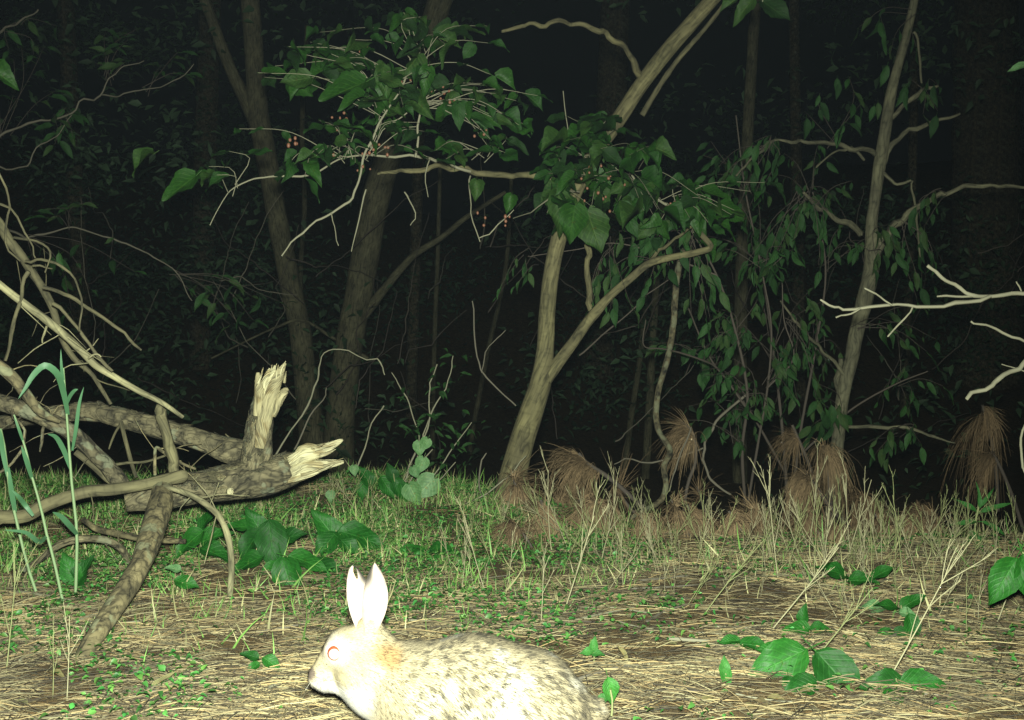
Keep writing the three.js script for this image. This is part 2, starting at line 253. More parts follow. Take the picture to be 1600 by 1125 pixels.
{
  // a needle: slightly bent three-sided straw along x
  const needle = straw();
  const place = (d0, d1, pw) => () => {
    const p = inView(d0, d1, 0.46, pw); if (rnd() < 0.6 * greenness(p.x, -p.z)) return null; if (fbm(p.x * 4 + 3, 6, p.z * 4, 2) < -0.05 && rnd() < 0.72) return null;
    const L = R(0.035, 0.13), flow = 1.3 * fbm(p.x * 1.2, 5, p.z * 1.2, 2); p.y += R(-0.002, 0.014);
    const b = (0.06 + 0.5 * Math.pow(rnd(), 1.6)) * (0.85 + 0.6 * fbm(p.x * 6, 8, p.z * 6, 2)), red = R(0.72, 0.91);
    return { p, e: E(gs() * 0.2, flow + gs() * 1.3 + (rnd() < 0.25 ? 1.5 : 0), gs() * 0.1), s: V(L, (L * 0.5 + 0.05) * R(0.35, 1.3), (L * 0.5 + 0.05) * R(0.35, 1.3)), c: [b, b * red, b * (red - 0.40) + 0.006] };
  };
  scatter('pine_needle_litter', needle, bare(), 52000, place(1.35, 5.2, 1.25), 'dry tan pine needles covering the forest floor', 'pine litter');
  // short grass
  const blade = (() => { const g = new THREE.BufferGeometry(), p = [], ix = []; for (let i = 0; i <= 3; i++) { const t = i / 3, w = 0.055 * (1 - t * t * 0.97); p.push(-w, t * 0.95, t * t * 0.45, w, t * 0.95, t * t * 0.45); } for (let i = 0; i < 3; i++) { const a = i * 2; ix.push(a, a + 1, a + 2, a + 1, a + 3, a + 2); } g.setAttribute('position', new THREE.Float32BufferAttribute(p, 3)); g.setIndex(ix); g.computeVertexNormals(); return g; })();
  scatter('short_grass', blade, bare({ side: THREE.DoubleSide, roughness: 0.6 }), 32000, () => {
    const p = inView(2.3, 5.6, 0.46, 0.8); if (rnd() > greenness(p.x, -p.z)) return null; if (fbm(p.x * 5 + 9, 1, p.z * 5, 3) < -0.03 && rnd() < 0.8) return null;
    const dry = rnd() < 0.34 + 0.3 * S(-0.1, 0.8, p.x), L = R(0.016, 0.055) * (rnd() < 0.1 ? 1.8 : 1); p.y -= 0.003;
    const k = R(0.5, 1.2); return { p, e: E(gs() * 0.7, R(0, 6.28), gs() * 0.6), s: V(L * 0.5, L, L), c: dry ? [0.42 * k, 0.40 * k, 0.20 * k] : [0.16 * k, 0.32 * k, 0.07 * k] };
  }, 'short green grass on the low bank', 'grass');
  // small round-leaved ground cover
  const round = leafGeo({ w: 0.7, belly: 0.42, fold: 0.3, droop: 0.25, seg: 4, cols: 2, serr: 0, pet: 0, tip: 1.2 });
  scatter('ground_cover', round, bare({ side: THREE.DoubleSide, roughness: 0.5 }), 26000, () => {
    const p = inView(2.0, 5.2, 0.46, 0.9), n = fbm(p.x * 3.2, 2, p.z * 3.2, 3), gr = greenness(p.x, -p.z); if (n < 0.10 - 0.3 * gr && rnd() < 0.985) return null; if (rnd() > (0.10 + 0.4 * S(0.5, -0.1, p.x)) + gr) return null;
    const L = R(0.006, 0.017), k = R(0.35, 1.3); p.y += R(0.004, 0.03); return { p, e: E(gs() * 0.6, R(0, 6.28), gs() * 0.6), s: V(L, L, L * R(0.6, 1.2)), c: [0.055 * k * R(0.7, 1.7), 0.2 * k, 0.04 * k] };
  }, 'tiny round green leaves of creeping ground cover', 'ground cover');
}

// ---------------------------------------------------------------- trees
{ // the leaning broad-leaved tree with tan bark
  const t = thing('mulberry_tree', 'leaning broadleaf tree with smooth tan bark, forked low, carrying large heart-shaped leaves', 'tree', onGround(782, 4.3));
  const D = 4.3;
  part('trunk', limb([[776, 850, 30], [786, 812, 25], [799, 752, 22], [814, 695, 20], [833, 636, 18.5], [846, 592, 17], [852, 545, 14], [855, 485, 13], [862, 425, 12.5], [874, 370, 12.5], [893, 312, 12.5], [925, 247, 12], [963, 192, 12], [1002, 132, 12], [1042, 80, 12], [1090, 25, 11.5], [1160, -55, 11]], D, D, { sides: 16, step: 0.02, rough: 0.05, nf: 9 }), M.mulberry, t);
  part('stem', limb([[846, 606, 9], [868, 572, 10.5], [895, 536, 9], [915, 507, 8.5], [930, 489, 8.5], [952, 464, 6.8], [985, 435, 6.5], [1015, 411, 6], [1050, 402, 5.5], [1090, 394, 5.5], [1111, 386, 4.8], [1098, 369, 4.5], [1078, 349, 4.2], [1058, 334, 4], [1040, 318, 3]], D, 4.15, { sides: 9, step: 0.02, rough: 0.07 }), M.mulberry, t);
  part('branch', limb([[930, 490, 6], [921, 467, 5.5], [918, 432, 5], [922, 397, 5], [926, 366, 4.6], [934, 322, 4]], D, 4.25, thin), M.mulberry, t);
  part('branch', limb([[1012, 412, 3.5], [1030, 390, 3], [1062, 369, 2.5], [1085, 350, 2]], D, 4.1, thin), M.mulberry, t);
  part('branch', limb([[1001, 122, 5.5], [990, 96, 5], [974, 70, 4.6], [945, 49, 4.2], [905, 37, 4], [860, 35, 3.4], [820, 40, 3], [784, 49, 2.2]], D, 3.9, thin), M.mulberry, t);
  part('branch', limb([[892, 305, 6], [865, 285, 5.5], [840, 276, 5], [800, 276, 4.6], [740, 270, 4.4], [700, 263, 4.4], [675, 260, 4], [626, 266, 3], [590, 272, 2]], D, 3.75, thin), M.mulberry, t);
  const tw = (l, d0, d1, o = thin) => part('twig', limb(l.map(([x, y, r]) => [x, y, r * 0.8]), d0, d1, o), M.twigPale, t);
  tw([[735, 268, 3.4], [697, 255, 3], [670, 247, 3], [640, 242, 2.6], [575, 242, 2.2], [535, 247, 1.6], [500, 267, 2], [477, 275, 2.2], [430, 275, 2], [398, 279, 1.6], [362, 296, 1.2], [328, 352, 0.9]], 3.95, 3.6);
  tw([[649, 246, 2.6], [652, 200, 2.3], [657, 165, 2], [649, 130, 1.6], [640, 90, 1.2]], 3.85, 3.8);
  tw([[440, 400, 1.5], [457, 376, 1.8], [492, 346, 2], [520, 332, 2.2], [549, 313, 2.4], [557, 292, 2.4], [572, 235, 2.4], [600, 180, 2.2], [632, 127, 1.8], [655, 80, 1.2]], 3.7, 3.75);
  tw([[572, 296, 1.6], [562, 338, 1.4], [549, 393, 1.1]], 3.72, 3.72, hair); tw([[632, 300, 1.6], [642, 318, 1.5], [650, 340, 1.3], [641, 352, 1]], 3.8, 3.75, hair);
  tw([[518, 333, 1.4], [524, 357, 1.1], [529, 384, 1]], 3.7, 3.65, hair); tw([[735, 275, 1.8], [734, 300, 1.6], [736, 338, 1.4], [750, 378, 1.1]], 3.9, 3.8, hair); tw([[748, 372, 1.4], [767, 365, 1.4], [785, 345, 1.2], [803, 328, 1]], 3.8, 3.8, hair);
  tw([[656, 166, 1.2], [690, 170, 1.1], [720, 185, 1], [752, 203, 0.9]], 3.8, 3.7, hair); tw([[672, 247, 1.5], [664, 280, 1.2], [669, 308, 1]], 3.8, 3.75, hair); tw([[890, 220, 1.3], [884, 180, 1.1], [880, 142, 0.9]], 4.2, 4.2, hair);
  tw([[905, 300, 2.4], [870, 300, 1.6], [830, 332, 1.2], [802, 341, 0.9]], 4.1, 3.8, hair); tw([[952, 240, 3], [985, 270, 2.6], [1010, 295, 2.2], [1042, 320, 3]], 4.25, 4.1);
  tw([[645, 170, 1.4], [625, 185, 1.3], [608, 192, 1.1]], 3.8, 3.8, hair); tw([[575, 240, 1.3], [600, 200, 1.2], [650, 198, 1]], 3.75, 3.8, hair);
  const stub = part('dead_stem', limb([[1003, 180, 5], [1020, 152, 4.5], [1040, 120, 4.2], [1062, 90, 4], [1090, 58, 3.6], [1120, 22, 3.2], [1150, -20, 3]], 4.4, 4.4, { sides: 7, step: 0.015, rough: 0.25, nf: 60 }), M.branch, t);
  const c = sub('crown', t), A = (x, y, d) => P(x, y, d);
  const kk = (a, e, d, dz, n, m, sz) => clump(t, c, A(...a), [e[0], e[1], e[2] * 1.15, e[3] * 1.15], d, dz, Math.round(n * 1.2), m, sz * 0.74, 'mulberry');
  kk([930, 250, 4.2], [910, 225, 110, 40], 4.0, 0.2, 9, 4, 58); kk([985, 270, 4.2], [1000, 280, 110, 60], 3.95, 0.22, 12, 4, 62); kk([1042, 320, 4.1], [1110, 320, 90, 60], 4.1, 0.22, 10, 4, 56); kk([880, 300, 4.15], [870, 285, 75, 45], 3.9, 0.18, 8, 4, 54);
  kk([632, 127, 3.75], [600, 105, 150, 60], 3.75, 0.22, 12, 4, 58); kk([655, 90, 3.8], [630, 50, 160, 30], 3.85, 0.2, 9, 4, 54); kk([600, 180, 3.75], [520, 130, 110, 50], 3.7, 0.2, 8, 3, 62);
  kk([657, 165, 3.8], [740, 170, 110, 60], 3.8, 0.2, 9, 4, 48); kk([535, 247, 3.7], [470, 225, 130, 45], 3.65, 0.18, 8, 3, 52); kk([575, 240, 3.75], [600, 235, 90, 50], 3.75, 0.15, 6, 4, 46); kk([750, 240, 3.95], [770, 235, 80, 35], 3.9, 0.12, 5, 3, 46); kk([362, 296, 3.6], [340, 265, 80, 35], 3.6, 0.1, 3, 2, 52);
  const big = (x, y, d, dx, dy, s, nz = 1.1) => leaf(c, A(x, y, d), V(dx, dy, 0.25), V(0.1, 0.5, nz), s / F * d, 'mulberry');
  big(872, 300, 3.95, 0.1, -1, 66); big(898, 322, 3.9, -0.15, -1, 66); big(917, 330, 3.92, 0.35, -1, 72); big(968, 320, 4, 0.5, -0.8, 60); big(598, 105, 3.6, 0.15, -1, 50); big(715, 163, 3.7, 0.1, -1, 42); big(745, 282, 3.7, -0.05, -1, 32); big(800, 305, 3.8, -0.3, -1, 30); big(670, 105, 3.65, -0.2, -1, 44); big(570, 128, 3.65, -0.9, -0.5, 80, 0.4);
  leaf(c, A(305, 275, 3.55), V(-0.8, -0.75, 0.2), V(-0.3, 0.6, 0.9), 0.11, 'mulberry'); leaf(c, A(240, 240, 3.6), V(-0.6, -0.4, 0.2), V(0, 1, 0.4), 0.08, 'mulberry');
  // small unripe berries on short stalks
  const bs = [], ball = new THREE.IcosahedronGeometry(1, 1); ball.deleteAttribute('uv');
  for (const [x, y, d, n, sp] of [[690, 148, 3.78, 12, 16], [755, 205, 3.75, 3, 10], [530, 190, 3.7, 5, 14], [560, 240, 3.72, 8, 30], [590, 235, 3.72, 6, 20], [455, 225, 3.62, 5, 10], [780, 345, 3.8, 7, 22], [930, 285, 3.9, 10, 40], [960, 310, 3.95, 7, 30], [560, 75, 3.7, 3, 12], [640, 120, 3.75, 4, 25], [1060, 322, 4, 3, 10]])
    for (let i = 0; i < n; i++) { const g = ball.clone(), r = R(0.0028, 0.005), p = P(x + gs() * sp, y + gs() * sp * 0.7, d + gs() * 0.03); g.scale(r, r * R(1, 1.5), r); g.translate(p.x, p.y, p.z); bs.push(g); }
  part('berries', mergeGeometries(bs), std(lin(0.20, 0.085, 0.05), { roughness: 0.5 }), t, 'stuff');
}
{ // slender tree on the east side, small drooping leaves
  const t = thing('slender_tree', 'slender grey tree with a kinked trunk and small drooping pointed leaves', 'tree', onGround(1298, 5.0)), D = 5.0;
  part('trunk', limb([[1296, 830, 12], [1301, 772, 10.5], [1306, 720, 10], [1311, 670, 10], [1318, 615, 10.5], [1330, 562, 11], [1340, 512, 12], [1351, 470, 13], [1361, 425, 13], [1364, 395, 13], [1362, 350, 9], [1366, 318, 8.5], [1374, 262, 10], [1382, 212, 9.5], [1391, 152, 8.5], [1404, 100, 7.5], [1417, 52, 7], [1425, 18, 6.4], [1438, -50, 6]], D, D, { sides: 12, step: 0.02, rough: 0.09, nf: 14 }), M.slender, t);
  const br = (l, d0 = D, d1 = D, o = thin) => part('branch', limb(l, d0, d1, o), M.slender, t);
  br([[1364, 400, 7], [1388, 368, 6], [1410, 346, 5.6], [1440, 320, 5], [1470, 302, 4.6], [1510, 290, 4], [1560, 292, 3], [1615, 290, 2.4]], D, 4.8); br([[1376, 262, 6], [1393, 226, 5], [1420, 202, 4], [1470, 186, 3], [1500, 178, 2]]); br([[1390, 186, 4.6], [1422, 156, 4], [1445, 138, 3.4], [1466, 134, 2]]);
  br([[1368, 242, 4], [1345, 232, 3.6], [1300, 225, 3.2], [1250, 219, 2.8], [1205, 221, 2.2], [1170, 252, 1.8], [1150, 275, 1.5]], D, 4.7); br([[1345, 366, 6], [1312, 346, 4.6], [1282, 328, 3.4], [1255, 300, 2.4]], D, 4.8); br([[1374, 260, 3], [1400, 288, 2.4], [1426, 282, 2], [1432, 345, 1.8], [1438, 402, 1.3]], D, 4.9);
  br([[1312, 664, 3.2], [1345, 667, 2.8], [1400, 667, 2.6], [1450, 680, 2], [1492, 692, 1.4]], D, 4.85); br([[1428, 50, 2.4], [1437, 90, 2], [1440, 130, 1.5]]); br([[1350, 250, 2.4], [1330, 230, 2], [1300, 240, 1.6], [1275, 262, 1.4]], D, 4.85); br([[1312, 640, 5], [1308, 600, 5], [1314, 560, 4.5]], 5.05, 5.05);
  br([[1322, 590, 3], [1280, 540, 2.4], [1240, 500, 2], [1220, 470, 1.6]], D, 4.8);
  const c = sub('crown', t), k = (a, e, n, m, s = 31) => clump(t, c, P(a[0], a[1], a[2] ?? 4.9), e.map((v, i) => i > 1 ? v * 1.2 : v), 4.85, 0.2, Math.round(n * 1.25), m, s, 'cherry', true);
  k([1205, 221, 4.75], [1180, 270, 80, 60], 8, 5); k([1255, 300, 4.8], [1220, 380, 70, 60], 9, 5); k([1282, 328, 4.8], [1300, 330, 50, 50], 5, 4); k([1300, 225], [1290, 170, 60, 50], 4, 3); k([1364, 395, 4.9], [1365, 370, 35, 40], 3, 4, 36); k([1410, 346], [1440, 440, 40, 60], 5, 4); k([1445, 138], [1440, 170, 50, 40], 3, 3); k([1470, 300, 4.85], [1470, 350, 60, 40], 4, 3);
  k([1340, 512], [1430, 530, 40, 50], 4, 4); k([1312, 664], [1270, 640, 40, 35], 5, 4, 36); k([1400, 667, 4.9], [1400, 690, 50, 30], 4, 4); k([1240, 500, 4.8], [1255, 590, 50, 60], 6, 4); k([1425, 20], [1380, 60, 60, 30], 3, 3);
  for (const [x, y] of [[1308, 122], [1312, 130], [1366, 165], [1372, 160]]) leaf(c, P(x, y, 4.7), V(gs() * 0.3, -1, gs() * 0.3), V(gs() * 0.4, 0.2, 1), 0.06, 'cherry');
}
{ // leafy bush with hanging sprays between the two trees
  const t = thing('leafy_bush', 'tall bush with hanging sprays of small glossy green leaves over the dead pine boughs', 'bush', onGround(1165, 4.9));
  const st = (l, d0, d1) => part('stem', limb(l.map(([x, y, r]) => [x, y, r * 0.6]), d0, d1, { ...thin, kink: false }), M.twigBrown, t);
  st([[1165, 800, 5], [1160, 700, 4.5], [1168, 620, 4], [1150, 520, 3.4], [1120, 430, 3], [1080, 360, 2.2]], 4.9, 4.4); st([[1166, 800, 4], [1185, 690, 3.4], [1200, 600, 3], [1205, 510, 2.6], [1190, 420, 2]], 4.9, 4.6); st([[1168, 640, 3], [1120, 575, 2.8], [1098, 563, 2.6], [1062, 551, 2.4], [1035, 545, 2.2], [1006, 540, 1.8], [1009, 500, 1.2]], 4.7, 4.3); st([[1120, 430, 2.6], [1040, 400, 2.2], [960, 380, 1.8], [900, 390, 1.4], [830, 400, 1.1]], 4.45, 4.4);
  st([[1200, 605, 2.6], [1240, 560, 2.2], [1225, 500, 1.8], [1222, 430, 1.3]], 4.7, 4.6);
  const c = sub('crown', t), k = (a, e, d, n, m, s = 30) => clump(t, c, P(...a), e.map((v, i) => i > 1 ? v * 1.2 : v), d, 0.18, n, m, s, 'cherry', true);
  k([1080, 362, 4.42], [1040, 370, 60, 45], 4.35, 7, 5, 32); k([1040, 400, 4.43], [985, 400, 55, 50], 4.35, 9, 5, 32); k([960, 380, 4.4], [950, 450, 40, 45], 4.25, 6, 4, 34); k([830, 400, 4.4], [805, 430, 22, 35], 4.4, 4, 4, 24); k([1080, 362, 4.42], [1090, 470, 50, 45], 4.4, 6, 4, 34); k([1150, 520, 4.65], [1150, 520, 60, 60], 4.55, 9, 5, 28); k([1168, 620, 4.7], [1150, 600, 60, 50], 4.6, 8, 5, 28);
  k([1200, 600, 4.7], [1215, 590, 50, 50], 4.6, 7, 4, 28); k([1160, 700, 4.8], [1130, 660, 70, 40], 4.7, 6, 4, 24); k([1190, 420, 4.6], [1180, 400, 60, 45], 4.5, 6, 4, 30);
}
{ // thicket of fine leaves behind, between the woody vine and the slender tree
  const t = thing('leafy_thicket', 'finer-leaved thicket filling the gap between the woody vine and the slender grey tree', 'bush', onGround(1230, 5.3));
  const st = l => part('stem', limb(l, 5.3, 5.1, { ...thin, kink: false }), M.twigBrown, t);
  st([[1232, 820, 3], [1225, 700, 2.6], [1210, 560, 2.2], [1190, 420, 1.8], [1165, 300, 1.4], [1150, 180, 1]]); st([[1234, 820, 3], [1250, 680, 2.4], [1275, 540, 2], [1290, 420, 1.6], [1270, 300, 1.2]]); st([[1228, 740, 2.4], [1170, 640, 2], [1110, 560, 1.6], [1075, 480, 1.2]]); st([[1240, 720, 2.2], [1330, 640, 1.8], [1400, 600, 1.4], [1450, 580, 1]]);
  const c = sub('crown', t), k = (a, e, n, m = 4, s = 24) => clump(t, c, P(a[0], a[1], 5.2), e, 5.2, 0.25, n, m, s, 'cherry', true);
  k([1165, 300], [1150, 250, 90, 70], 9); k([1190, 420], [1180, 340, 90, 70], 9); k([1210, 560], [1200, 480, 90, 70], 10); k([1110, 560], [1090, 560, 70, 60], 8); k([1170, 640], [1150, 640, 80, 50], 8); k([1275, 540], [1290, 520, 60, 70], 8); k([1270, 300], [1270, 270, 70, 60], 6); k([1400, 600], [1420, 620, 60, 50], 6); k([1290, 420], [1330, 400, 60, 60], 5);
}
function backTree(name, label, l, d, mat, forks = [], o = {}) { const b = P(l[0][0], 500, d); b.y = gh(b.x, b.z); const t = thing(name, label, 'tree', b, o.group); const first = P(l[0][0], l[0][1], d); if (first.y > b.y) l = [[l[0][0], 562.5 + ((EYE - b.y + 0.05) / d - 62.5 / F) * F, l[0][2] * 1.25], ...l]; part('trunk', limb(l, d, d, { sides: 12, step: 0.04, rough: 0.07, nf: 7, ...o }), mat, t); for (const f of forks) part('branch', limb(f, d, d, { sides: 8, step: 0.05, rough: 0.1 }), mat, t); return t; }
backTree('forest_tree', 'grey-brown forked tree trunk behind the broken log, its thinner stem dividing high up', [[500, 760, 24], [490, 700, 21], [478, 600, 19], [469, 520, 17.5], [452, 440, 16.5], [432, 335, 16], [418, 255, 16.5], [405, 190, 17], [400, 130, 15.5], [395, 60, 15], [387, -60, 15]], 9.6, M.backTree, [[[406, 205, 12], [385, 160, 10.5], [362, 112, 9.5], [342, 62, 9], [312, -20, 8]]]);
backTree('forest_tree', 'thicker grey-brown leaning tree trunk beside the forked one, a thin limb growing from it', [[528, 770, 27], [529, 690, 24], [535, 620, 23], [545, 540, 22], [560, 460, 22], [572, 390, 22], [586, 315, 22], [605, 250, 21], [627, 185, 20], [652, 115, 20], [700, -40, 19]], 9.4, M.backTree, [[[568, 492, 9], [600, 452, 7], [626, 420, 6], [650, 396, 5.4], [690, 371, 4.6], [728, 340, 4], [790, 300, 3]], [[575, 560, 3], [520, 528, 2.5], [470, 500, 2.5], [430, 512, 2], [330, 560, 1.4]]]);
const dim = (l, d, lab, mat = M.darkTree) => backTree('distant_trunk', lab, l, d, mat, [], { group: 'dim trunks deeper in the wood' });
dim([[1157, 790, 12], [1155, 640, 11.5], [1158, 480, 10.5], [1160, 380, 10], [1170, 180, 9], [1180, 20, 8.5], [1190, -60, 8]], 10.5, 'straight grey pole-like trunk behind the leafy bush', M.backTree);
dim([[925, 760, 30], [930, 640, 28], [938, 500, 27], [950, 300, 25], [960, 40, 23], [964, -60, 22]], 17, 'broad dark trunk in the gloom behind the leaning broadleaf tree');
dim([[1548, 800, 60], [1545, 600, 56], [1542, 400, 54], [1540, 100, 50], [1540, -80, 48]], 16, 'very broad dark trunk behind the dry grey twigs');
dim([[1008, 760, 7], [1014, 650, 6.5], [1022, 500, 6], [1035, 300, 5]], 11, 'thin pale sapling trunk behind the hanging pine needle brush', M.backTree);
dim([[975, 745, 5], [985, 660, 5], [1000, 560, 4.5], [1012, 420, 4]], 11.5, 'thin leaning sapling between dark trunk and pale sapling', M.backTree);
dim([[676, 660, 4], [680, 500, 3.8], [684, 400, 3.6], [688, 240, 3]], 12, 'very thin straight sapling behind the small climbing shrub', M.backTree);
dim([[735, 700, 4], [760, 560, 4], [790, 420, 3.5], [800, 260, 3]], 12.5, 'very thin leaning sapling beside the low fork of the leaning tree', M.backTree);
dim([[312, 640, 20], [318, 400, 19], [322, 200, 18], [330, -40, 17]], 17, 'dark trunk left in shade behind the forked tree stem');
dim([[128, 640, 15], [122, 400, 14], [112, 200, 14], [100, -40, 13]], 16, 'dark trunk behind the dry branches of the fallen crown');
dim([[640, 720, 10], [646, 500, 9.5], [652, 300, 9], [662, 60, 8]], 15, 'dark narrow trunk behind the thin limb of the leaning trunk');
dim([[1255, 760, 10], [1250, 560, 9.5], [1245, 300, 9], [1240, -20, 8]], 15.5, 'dark narrow trunk in the gloom behind the slender tree');
dim([[1410, 790, 8], [1415, 600, 8], [1425, 300, 7], [1430, -40, 7]], 15, 'dark thin trunk between the slender tree and the broad dark trunk');
dim([[470, 420, 4], [476, 320, 4], [472, 200, 4], [480, 40, 3.6]], 13, 'very thin sapling between the two grey-brown trunks', M.backTree);
{ // dim young tree in the upper west, only its sprays reach into the light
  const t = thing('understory_tree', 'dim young tree with fine twigs and narrow leaves above the fallen crown', 'tree', onGround(-60, 5.4));
  part('trunk', limb([[-62, 860, 12], [-60, 600, 11], [-55, 400, 10], [-40, 240, 9], [-20, 60, 8], [0, -60, 7]], 5.4, 5.4, { sides: 10, step: 0.04, rough: 0.08 }), M.backTree, t);
  const b = (l, d0 = 5.4, d1 = 5.2) => part('branch', limb(l, d0, d1, hair), M.twig, t);
  b([[-45, 240, 3], [0, 212, 2.2], [35, 197, 2], [90, 185, 1.8], [112, 177, 1.7], [126, 155, 1.6], [146, 157, 1.5], [158, 148, 1.4], [168, 124, 1.2], [190, 105, 1], [225, 95, 0.8]]); b([[158, 148, 1.3], [185, 151, 1.2], [220, 141, 1.1], [256, 134, 1], [285, 120, 0.9], [303, 100, 0.8]]); b([[-40, 250, 2.4], [10, 265, 1.6], [42, 260, 1.4], [60, 227, 1.3], [90, 212, 1.1], [112, 180, 0.9]]); b([[-30, 60, 2.4], [20, 40, 1.8], [60, 15, 1.4]]); b([[-40, 330, 2.6], [40, 372, 1.8], [110, 355, 1.6], [175, 372, 1.5], [230, 395, 1.3], [275, 425, 1.1], [300, 470, 0.8]]);
  const c = sub('crown', t), k = (a, e, n, m, s = 30) => clump(t, c, P(...a), e, 5.3, 0.2, n, m, s, 'cherry', false);
  k([90, 185, 5.35], [70, 190, 80, 50], 5, 4); k([168, 124, 5.3], [200, 80, 70, 40], 6, 4); k([0, 212, 5.4], [40, 110, 60, 60], 5, 4); k([220, 141, 5.3], [290, 100, 40, 25], 3, 4); k([110, 355, 5.3], [100, 330, 60, 35], 4, 3); k([40, 372, 5.3], [150, 460, 90, 50], 5, 4); k([275, 425, 5.3], [370, 480, 70, 40], 6, 5); k([20, 40, 5.3], [60, 60, 60, 30], 3, 3);
  leaf(c, P(-12, 110, 3.4), V(1, -0.55, 0.1), V(0.1, 0.5, 1), 0.075, 'mulberry'); leaf(c, P(178, 372, 5.0), V(-1, -0.6, 0), V(0, 0.3, 1), 0.045, 'cherry'); leaf(c, P(92, 395, 3.9), V(0.15, -1, 0), V(0, 0.2, 1), 0.055, 'cherry');
}
{ // far foliage that reads as one dim mass
  const g = leafGeo({ w: 0.5, seg: 3, cols: 2, pet: 0, serr: 0 });
  const masses = []; for (let k = 0; k < 90; k++) { const d = R(9, 19), x0 = rnd() < 0.45 ? R(-0.42, -0.12) : R(-0.42, 0.42), high = rnd() < 0.55; masses.push([x0 * d, high ? R(1.2, 5.2) : R(-0.3, 1.4), -d, R(0.4, 1.3), high ? R(0.2, 0.5) : R(0.3, 0.8)]); }
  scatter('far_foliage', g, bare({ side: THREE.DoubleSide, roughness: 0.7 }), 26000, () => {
    const m = pick(masses), a = R(0, 6.28), q = Math.pow(rnd(), 0.7), p = V(m[0] + Math.cos(a) * m[3] * q, m[1] + gs() * m[4] * 0.7, m[2] + Math.sin(a) * m[3] * q); if (p.y < gh(p.x, p.z)) return null;
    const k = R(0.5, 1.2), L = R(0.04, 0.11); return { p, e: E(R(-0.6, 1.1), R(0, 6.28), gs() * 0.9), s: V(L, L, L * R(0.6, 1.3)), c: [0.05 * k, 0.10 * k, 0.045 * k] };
  }, 'dim mass of leaves deep in the dark wood', 'foliage');
}
for (let i = 0; i < 64; i++) { // bare thin stems deeper in the wood
  const x = R(0, 1600), d = R(6.5, 11), y0 = R(380, 740), ang = R(-0.9, 0.9) + (rnd() < 0.4 ? 1.1 : 0), L = R(90, 260), n = []; for (let k = 0; k < 5; k++) n.push([x + Math.sin(ang) * L * k / 4 + gs() * 9, y0 - Math.cos(ang) * L * k / 4 + gs() * 9, R(0.8, 1.5) * (1 - k * 0.15)]);
  const m = part('brushwood_stem', limb(n, d, d + gs() * 0.3, hair), rnd() < 0.6 ? M.twigBrown : M.twig, scene); m.name = numbered('brushwood_stem'); tag(m, 'thin bare brown stem in the dark brushwood behind the bank', 'stem', 'bare stems deep in the brushwood');
}

